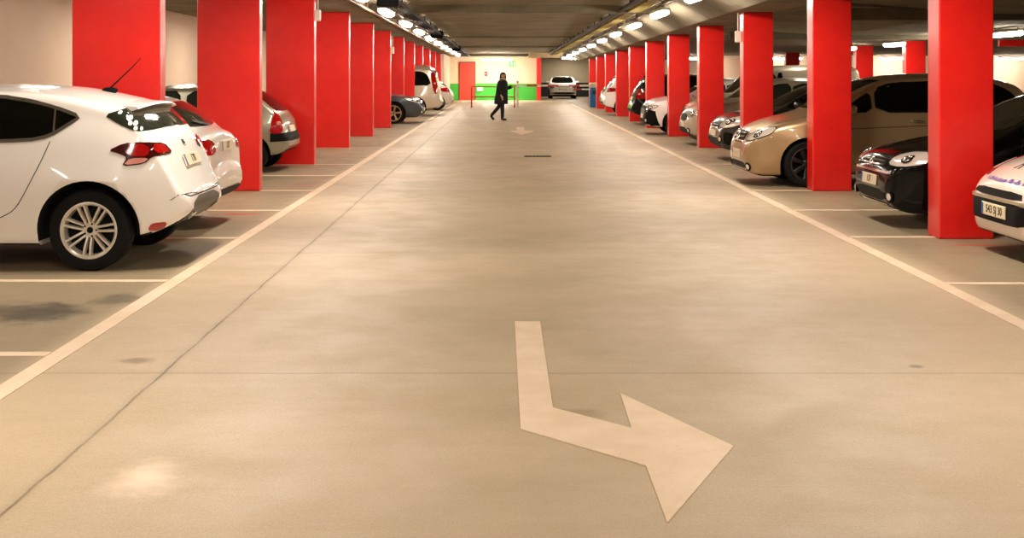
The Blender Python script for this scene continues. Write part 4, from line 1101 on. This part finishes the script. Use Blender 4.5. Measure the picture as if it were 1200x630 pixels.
c.seams([[(2.2, .92), (2.2, .35), (1.25, .33), (1.2, .6), (1.25, .9)]]); c.handles([(2.0, .84)]); c.mirrors(1.35, .96)

# ---------------- white car in the end recess
L = 3.7
sp = dict(L=L, w=.90, H=1.43, belt=.96, roof=.74, R=.30, arch=.35, xf=.75, xr=3.1, top=hatch_top(L, 1.43, nose=.76, hood=.90, cowl=(.85, 1.02), rf=1.6), bot=BOT(L, .2), plan=PLAN(L))
c = Car('car', 'white car facing the camera in the recess at the far end', sp, WHITE, (3.76, 78.9, 0), R(90))
c.wheels('five', ALLOY, None, 5)
c.windows(sideglass(1.43, .98, 2.0, 3.2, (1.0, 1.6))); c.screen('windscreen', 180, 1.02, 1.36, .72, .58)
face(c, [(.1, .52, .70), (.12, .60, .84), (.4, .80, .90), (.35, .84, .74), (.12, .72, .66)], [(-.42, .74), (-.40, .80), (.40, .80), (.42, .74)], [(-.72, .30), (-.74, .42), (.74, .42), (.72, .30)], None, .60, '', lens=MESHGREY)
c.seams([[(2.0, .94), (2.0, .35), (1.2, .33), (1.1, .6), (1.15, .94)]]); c.handles([(1.85, .86)]); c.mirrors(1.2, 1.0)
rear(c, [(3.5, .52, 1.0), (3.4, .70, 1.02), (3.3, .84, .94), (3.4, .86, .78), (3.56, .6, .8)], (1.04, 1.3, .6, .5), .8)

# ------------------------------------------------------------------ far end fittings
o = empty('door_1', (-2.17, 74.98, 0)); tag(o, 'red steel door in the far end wall', 'door', None, 'structure')
MB().box(-.44, .44, -.03, .02, 0, 2.24, .006).build('leaf', mat('red_door_paint', (214, 62, 44), .45), o)
MB().box(-.50, -.44, -.05, .02, 0, 2.3, .006).box(.44, .50, -.05, .02, 0, 2.3, .006).box(-.5, .5, -.05, .02, 2.24, 2.3, .006).build('frame', mat('brown_door_frame', (120, 60, 44), .5), o)
MB().tube([(.34, -.03, 1.02), (.34, -.08, 1.02), (.22, -.08, 1.02)], .012, 8).build('door_handle', CHROME, o)
o = MB().box(1.98, 2.24, 74.6, 75.0, 0, 2.62, .012).build('pillar', RED); tag(o, 'narrow red column at the corner between the green dado and the recess', 'pillar', None, 'thing')
o = empty('exit_sign', (.52, 74.9, 2.18)); tag(o, 'green exit sign on the far end wall', 'sign')
GREENSIGN = mat('green_sign', (60, 190, 70), .4, emit=(90, 220, 90), estr=.5)
MB().box(-.20, .20, -.02, .06, -.17, .17, .006).build('panel', GREENSIGN, o)
mm = MB().sup((-.04, -.024, .10), (.03, .004, .03), 1)   # running figure
for a, b in (((-.05, .07), (-.02, -.02)), ((-.02, -.02), (.04, -.08)), ((-.02, -.02), (-.07, -.11)), ((-.05, .05), (.02, .02)), ((-.05, .05), (-.11, .01))):
    mm.tube([(a[0], -.024, a[1]), (b[0], -.024, b[1])], .014, 6)
mm.box(.10, .17, -.026, -.02, -.12, .12)
mm.build('pictogram', mat('sign_white', (240, 244, 236), .5), o)
o = MB().box(-1.58, -1.22, 74.93, 75.0, .55, .80, .01).build('wall_notice', mat('notice_white', (236, 236, 230), .5)); tag(o, 'white notice fixed on the green dado right of the red door', 'notice')
o = empty('fire_alarm', (-1.05, 74.95, 1.58)); tag(o, 'small red fire alarm box on the white end wall', 'fire alarm')
MB().box(-.09, .09, -.05, .05, -.13, .13, .015).build('case', mat('alarm_red', (200, 40, 36), .4), o)
MB().sup((0, -.055, 0), (.035, .01, .035), 1).build('button', mat('alarm_button', (230, 220, 214), .4), o)

RAILRED = mat('red_rail', (190, 44, 36), .45)
o = empty('guard_rail', (-.5, 58.9, 0)); tag(o, 'low red guard rail standing before the green dado, two posts and two bars', 'guard rail')
for x in (-1.0, 1.02):
    MB().tube([(x, 0, 0), (x, 0, .98)], .035, 10).box(x - .08, x + .08, -.08, .08, 0, .012).build('post', RAILRED, o)
for z in (.97, .50):
    MB().tube([(-1.0, 0, z), (1.02, 0, z)], .028, 10).build('rail', RAILRED, o)
MB().tube([(1.02, 0, .95), (.82, .0, 1.05)], .025, 8).build('brace', RAILRED, o)
o = empty('barrier_post', (.66, 58.9, 0)); tag(o, 'thin white post catching the barrier arm right of the red guard rail', 'post')
MB().tube([(0, 0, 0), (0, 0, 1.18)], .045, 12).box(-.09, .09, -.09, .09, 0, .015).build('shaft', mat('white_post', (232, 222, 206), .5), o)
MB().sup((0, 0, 1.2), (.055, .055, .045), .9).build('cap', RAILRED, o)
o = empty('parking_barrier', (4.28, 59.6, 0)); tag(o, 'blue barrier cabinet with a cream top and a red and white arm', 'barrier')
MB().box(-.19, .19, -.17, .17, 0, .93, .02).build('cabinet', mat('blue_cabinet', (38, 112, 176), .4), o)
MB().box(-.20, .20, -.18, .18, .93, 1.16, .04).build('head', mat('cream_cabinet_top', (234, 214, 180), .45), o)
MB().box(-.07, .11, -.185, -.165, .62, .80, .006).sup((.0, -.19, .70), (.05, .012, .035), .7).build('lock_panel', mat('dark_blue_panel', (16, 44, 84), .4), o)
b = MB()
x = -.18; k = 0
while x > -3.68:
    b.box(max(x - .5, -3.68), x, -.24, -.18, .98, 1.07, 0, k % 2); x -= .5; k += 1
b.build('arm', [mat('arm_white', (236, 226, 212), .45), RAILRED], o, smooth=False)
b = MB(); x = -.18; k = 0
while x > -.95:
    b.box(x - .4, x, -.235, -.19, .82, .88, 0, k % 2); x -= .4; k += 1
b.build('arm_stub', [mat('arm_white'), RAILRED], o, smooth=False)

# ------------------------------------------------------------------ person
SKIN = mat('skin', (198, 150, 122), .55)
HAIR = mat('dark_hair', (26, 18, 14), .6)
COAT = mat('black_coat', (9, 9, 11), .85)
TROU = mat('black_trousers', (14, 14, 16), .85)
SHOE = mat('dark_boot', (22, 18, 16), .5)
SCARF = mat('beige_scarf', (186, 156, 128), .9)
def skin_obj(name, nodes, edges, m, parent, root, levels=2):
    """nodes: {key: (x, y, z, r)}"""
    keys = list(nodes); ix = {k: i for i, k in enumerate(keys)}
    me = bpy.data.meshes.new(name); me.from_pydata([nodes[k][:3] for k in keys], [(ix[a], ix[b]) for a, b in edges], [])
    o = bpy.data.objects.new(name, me); COL.objects.link(o)
    sk = o.modifiers.new('skin', 'SKIN'); sk.use_smooth_shade = True
    for i, k in enumerate(keys):
        d = me.skin_vertices[0].data[i]; r = nodes[k][3]; d.radius = (r, r) if not isinstance(r, tuple) else r; d.use_root = (k == root)
    ss = o.modifiers.new('sub', 'SUBSURF'); ss.levels = levels; ss.render_levels = levels
    bpy.context.view_layer.update()
    me2 = bpy.data.meshes.new_from_object(o.evaluated_get(bpy.context.evaluated_depsgraph_get()))
    bpy.data.objects.remove(o)
    me2.name = name; me2.materials.clear(); me2.materials.append(m)
    me2.polygons.foreach_set('use_smooth', [True] * len(me2.polygons))
    o = bpy.data.objects.new(name, me2); COL.objects.link(o); o.parent = parent
    return o
# local frame: +x is the walking direction, -y the side towards the camera
pr = empty('person', (-.06, 42.8, 0), R(-18)); tag(pr, 'person in a long black coat walking across the lane, one leg trailing behind', 'person')
N = {'pel': (0, 0, .86, .12), 'sp1': (.0, 0, 1.0, .115), 'sp2': (.015, 0, 1.15, .125), 'che': (.03, 0, 1.28, .12), 'nk0': (.035, 0, 1.37, .06), 'nk1': (.045, -.005, 1.42, .048),
     'jaw': (.06, -.015, 1.475, .062), 'hd': (.05, -.01, 1.54, .088), 'top': (.045, -.01, 1.585, .06)}
E = [('pel', 'sp1'), ('sp1', 'sp2'), ('sp2', 'che'), ('che', 'nk0'), ('nk0', 'nk1'), ('nk1', 'jaw'), ('jaw', 'hd'), ('hd', 'top')]
def limb(pref, frm, pts):
    last = frm
    for i, p in enumerate(pts):
        k = f'{pref}{i}'; N[k] = p; E.append((last, k)); last = k
    return last
# standing leg (near side) and trailing leg
limb('la', 'pel', [(.02, -.09, .80, .085), (.055, -.09, .45, .055), (.06, -.09, .25, .048), (.055, -.09, .09, .036), (.13, -.095, .035, .034), (.19, -.10, .025, .026)])
limb('lb', 'pel', [(-.03, .09, .80, .085), (-.13, .10, .47, .055), (-.27, .10, .31, .047), (-.40, .10, .17, .035), (-.37, .10, .08, .032), (-.32, .10, .03, .025)])
def hand(pref, wrist, d, side):
    # palm with four fingers of unequal length and a thumb from its side
    d = Vector(d).normalized(); s_ = Vector(side).normalized(); w = Vector(wrist)
    palm = w + d * .07; N[pref + 'p'] = (*palm, .026); E.append((pref[:-1] + '3', pref + 'p'))
    curl = Vector((d.z, 0, -d.x)) * .2
    for i, (off, ln) in enumerate(((-.026, .055), (-.009, .068), (.009, .072), (.026, .064))):
        a = palm + d * .03 + s_ * off; b2 = a + (d + curl).normalized() * ln * .5; c2 = b2 + (d + curl * 2.5).normalized() * ln * .5
        for j, q in enumerate((a, b2, c2)):
            N[f'{pref}f{i}{j}'] = (*q, (.010, .009, .007)[j]); E.append((pref + 'p' if j == 0 else f'{pref}f{i}{j-1}', f'{pref}f{i}{j}'))
    a = w + d * .03 + s_ * .035; b2 = a + d * .035 + s_ * .02
    for j, q in enumerate((a, b2)):
        N[f'{pref}t{j}'] = (*q, (.011, .008)[j]); E.append((pref + 'p' if j == 0 else f'{pref}t{j-1}', f'{pref}t{j}'))
limb('aa', 'che', [(.03, -.17, 1.33, .055), (-.04, -.21, 1.08, .042), (.03, -.22, .90, .034), (.06, -.22, .84, .026)])
limb('ab', 'che', [(.03, .17, 1.33, .055), (.08, .21, 1.10, .042), (.27, .19, 1.14, .032), (.33, .185, 1.16, .026)])
hand('aah', N['aa3'][:3], (.35, 0, -1), (1, -.2, .3)); hand('abh', N['ab3'][:3], (1, -.05, .15), (0, -.4, 1))
def _fix(pref):
    pass
E = [(a.replace('aah3', 'aa3').replace('abh3', 'ab3') if a in ('aah3', 'abh3') else a, b2) for a, b2 in E]
# face: nose as part of the body surface
body = skin_obj('body', N, E, SKIN, pr, 'pel')
fd = Vector((.55, -.83, 0)).normalized(); sd = Vector((fd.y, -fd.x, 0))   # the way the face looks
hc = Vector((.055, -.012, 1.52))
nb = MB().sup(hc + fd * .092 + Vector((0, 0, -.012)), (.012, .014, .02), 1, 10, 8); nb.build('nose', SKIN, pr)
eb = MB()
for s_ in (-1, 1): eb.sup(hc + fd * .078 + sd * s_ * .032 + Vector((0, 0, .012)), (.012, .012, .008), 1, 10, 6)
eb.build('eyes', mat('eye_dark', (24, 20, 18), .3), pr)
MB().sup(hc + fd * .082 + Vector((0, 0, -.05)), (.020, .012, .006), 1, 10, 6).build('mouth', mat('lips', (150, 80, 76), .5), pr)
# hair: cap open at the face, falling to the shoulders
V = []; F = []; n = 28; rows = 16
for i in range(rows + 1):
    t = i / rows
    for k in range(n):
        a = 2 * math.pi * k / n; dv = Vector((math.cos(a), math.sin(a), 0)); f = dv.dot(fd)
        if t < .5:
            ph = math.pi / 2 * (1 - t / .5); rr_ = .108 * math.cos(ph) + .002; z = 1.535 + .105 * math.sin(ph)
        else:
            z = 1.535 - (t - .5) / .5 * .19; rr_ = .108 + .012 * math.sin((t - .5) * 2 * math.pi)
        if f > .45 and t > .38: rr_ = .07; z = max(z, 1.57)
        V.append(Vector((.05, -.01, 0)) + dv * rr_ - fd * .012 + Vector((0, 0, z)))
for i in range(rows):
    for k in range(n): F.append((i * n + k, i * n + (k + 1) % n, (i + 1) * n + (k + 1) % n, (i + 1) * n + k))
link_mesh('hair', V, F, HAIR, pr)
# coat: flared loft with sleeves
cr = []
for z, rx, ry, cx in ((.56, .225, .25, -.03), (.58, .235, .26, -.03), (.75, .225, .25, -.02), (.92, .205, .23, 0), (1.08, .19, .215, .01), (1.22, .185, .22, .02), (1.32, .165, .215, .03), (1.385, .10, .13, .035), (1.43, .075, .085, .04)):
    cr.append([(cx + rx * math.cos(2 * math.pi * k / 24), ry * math.sin(2 * math.pi * k / 24), z) for k in range(24)])
cb = MB().rings(cr)
cb.tube([(.03, -.15, 1.33), (.0, -.20, 1.2), (-.04, -.215, 1.08), (.0, -.222, .96), (.04, -.222, .88)], [.09, .088, .08, .072, .064], 14)
cb.tube([(.03, .15, 1.33), (.06, .20, 1.2), (.08, .215, 1.09), (.18, .205, 1.11), (.30, .188, 1.15)], [.09, .088, .08, .07, .06], 14)
cb.build('coat', COAT, pr, angle=70)
MB().rings([[(.045 + r * math.cos(2 * math.pi * k / 20), -.005 + r * math.sin(2 * math.pi * k / 20), z) for k in range(20)] for z, r in ((1.37, .10), (1.39, .112), (1.42, .11), (1.445, .10), (1.45, .08), (1.42, .06))]).build('scarf', SCARF, pr)
tb = MB()
tb.tube([(.02, -.09, .82), (.04, -.09, .62), (.055, -.09, .45), (.06, -.09, .25), (.056, -.09, .10)], [.10, .088, .07, .06, .052], 16)
tb.tube([(-.03, .09, .82), (-.08, .095, .63), (-.13, .10, .47), (-.27, .10, .31), (-.385, .10, .185)], [.10, .088, .07, .06, .052], 16)
tb.build('trousers', TROU, pr, angle=70)
for P in ([(.056, -.09, .13), (.05, -.09, .05), (.10, -.093, .042), (.17, -.097, .034), (.205, -.10, .028)], [(-.385, .10, .19), (-.405, .10, .14), (-.375, .10, .085), (-.325, .10, .035), (-.305, .10, .03)]):
    MB().tube(P, [.05, .05, .046, .04, .022], 14).build('boot', SHOE, pr, angle=70)

# ------------------------------------------------------------------ world and view
w = bpy.data.worlds.new('world'); S.world = w; w.use_nodes = True
w.node_tree.nodes['Background'].inputs['Color'].default_value = (1, .86, .7, 1)
w.node_tree.nodes['Background'].inputs['Strength'].default_value = .006
S.view_settings.view_transform = 'Standard'; S.view_settings.look = 'None'
S.view_settings.gamma = 1; S.view_settings.use_curve_mapping = False
S.view_settings.exposure = 1.76
S.cycles.use_denoising = True
S.cycles.max_bounces = 8; S.cycles.diffuse_bounces = 4; S.cycles.glossy_bounces = 4
S.cycles.sample_clamp_indirect = 6
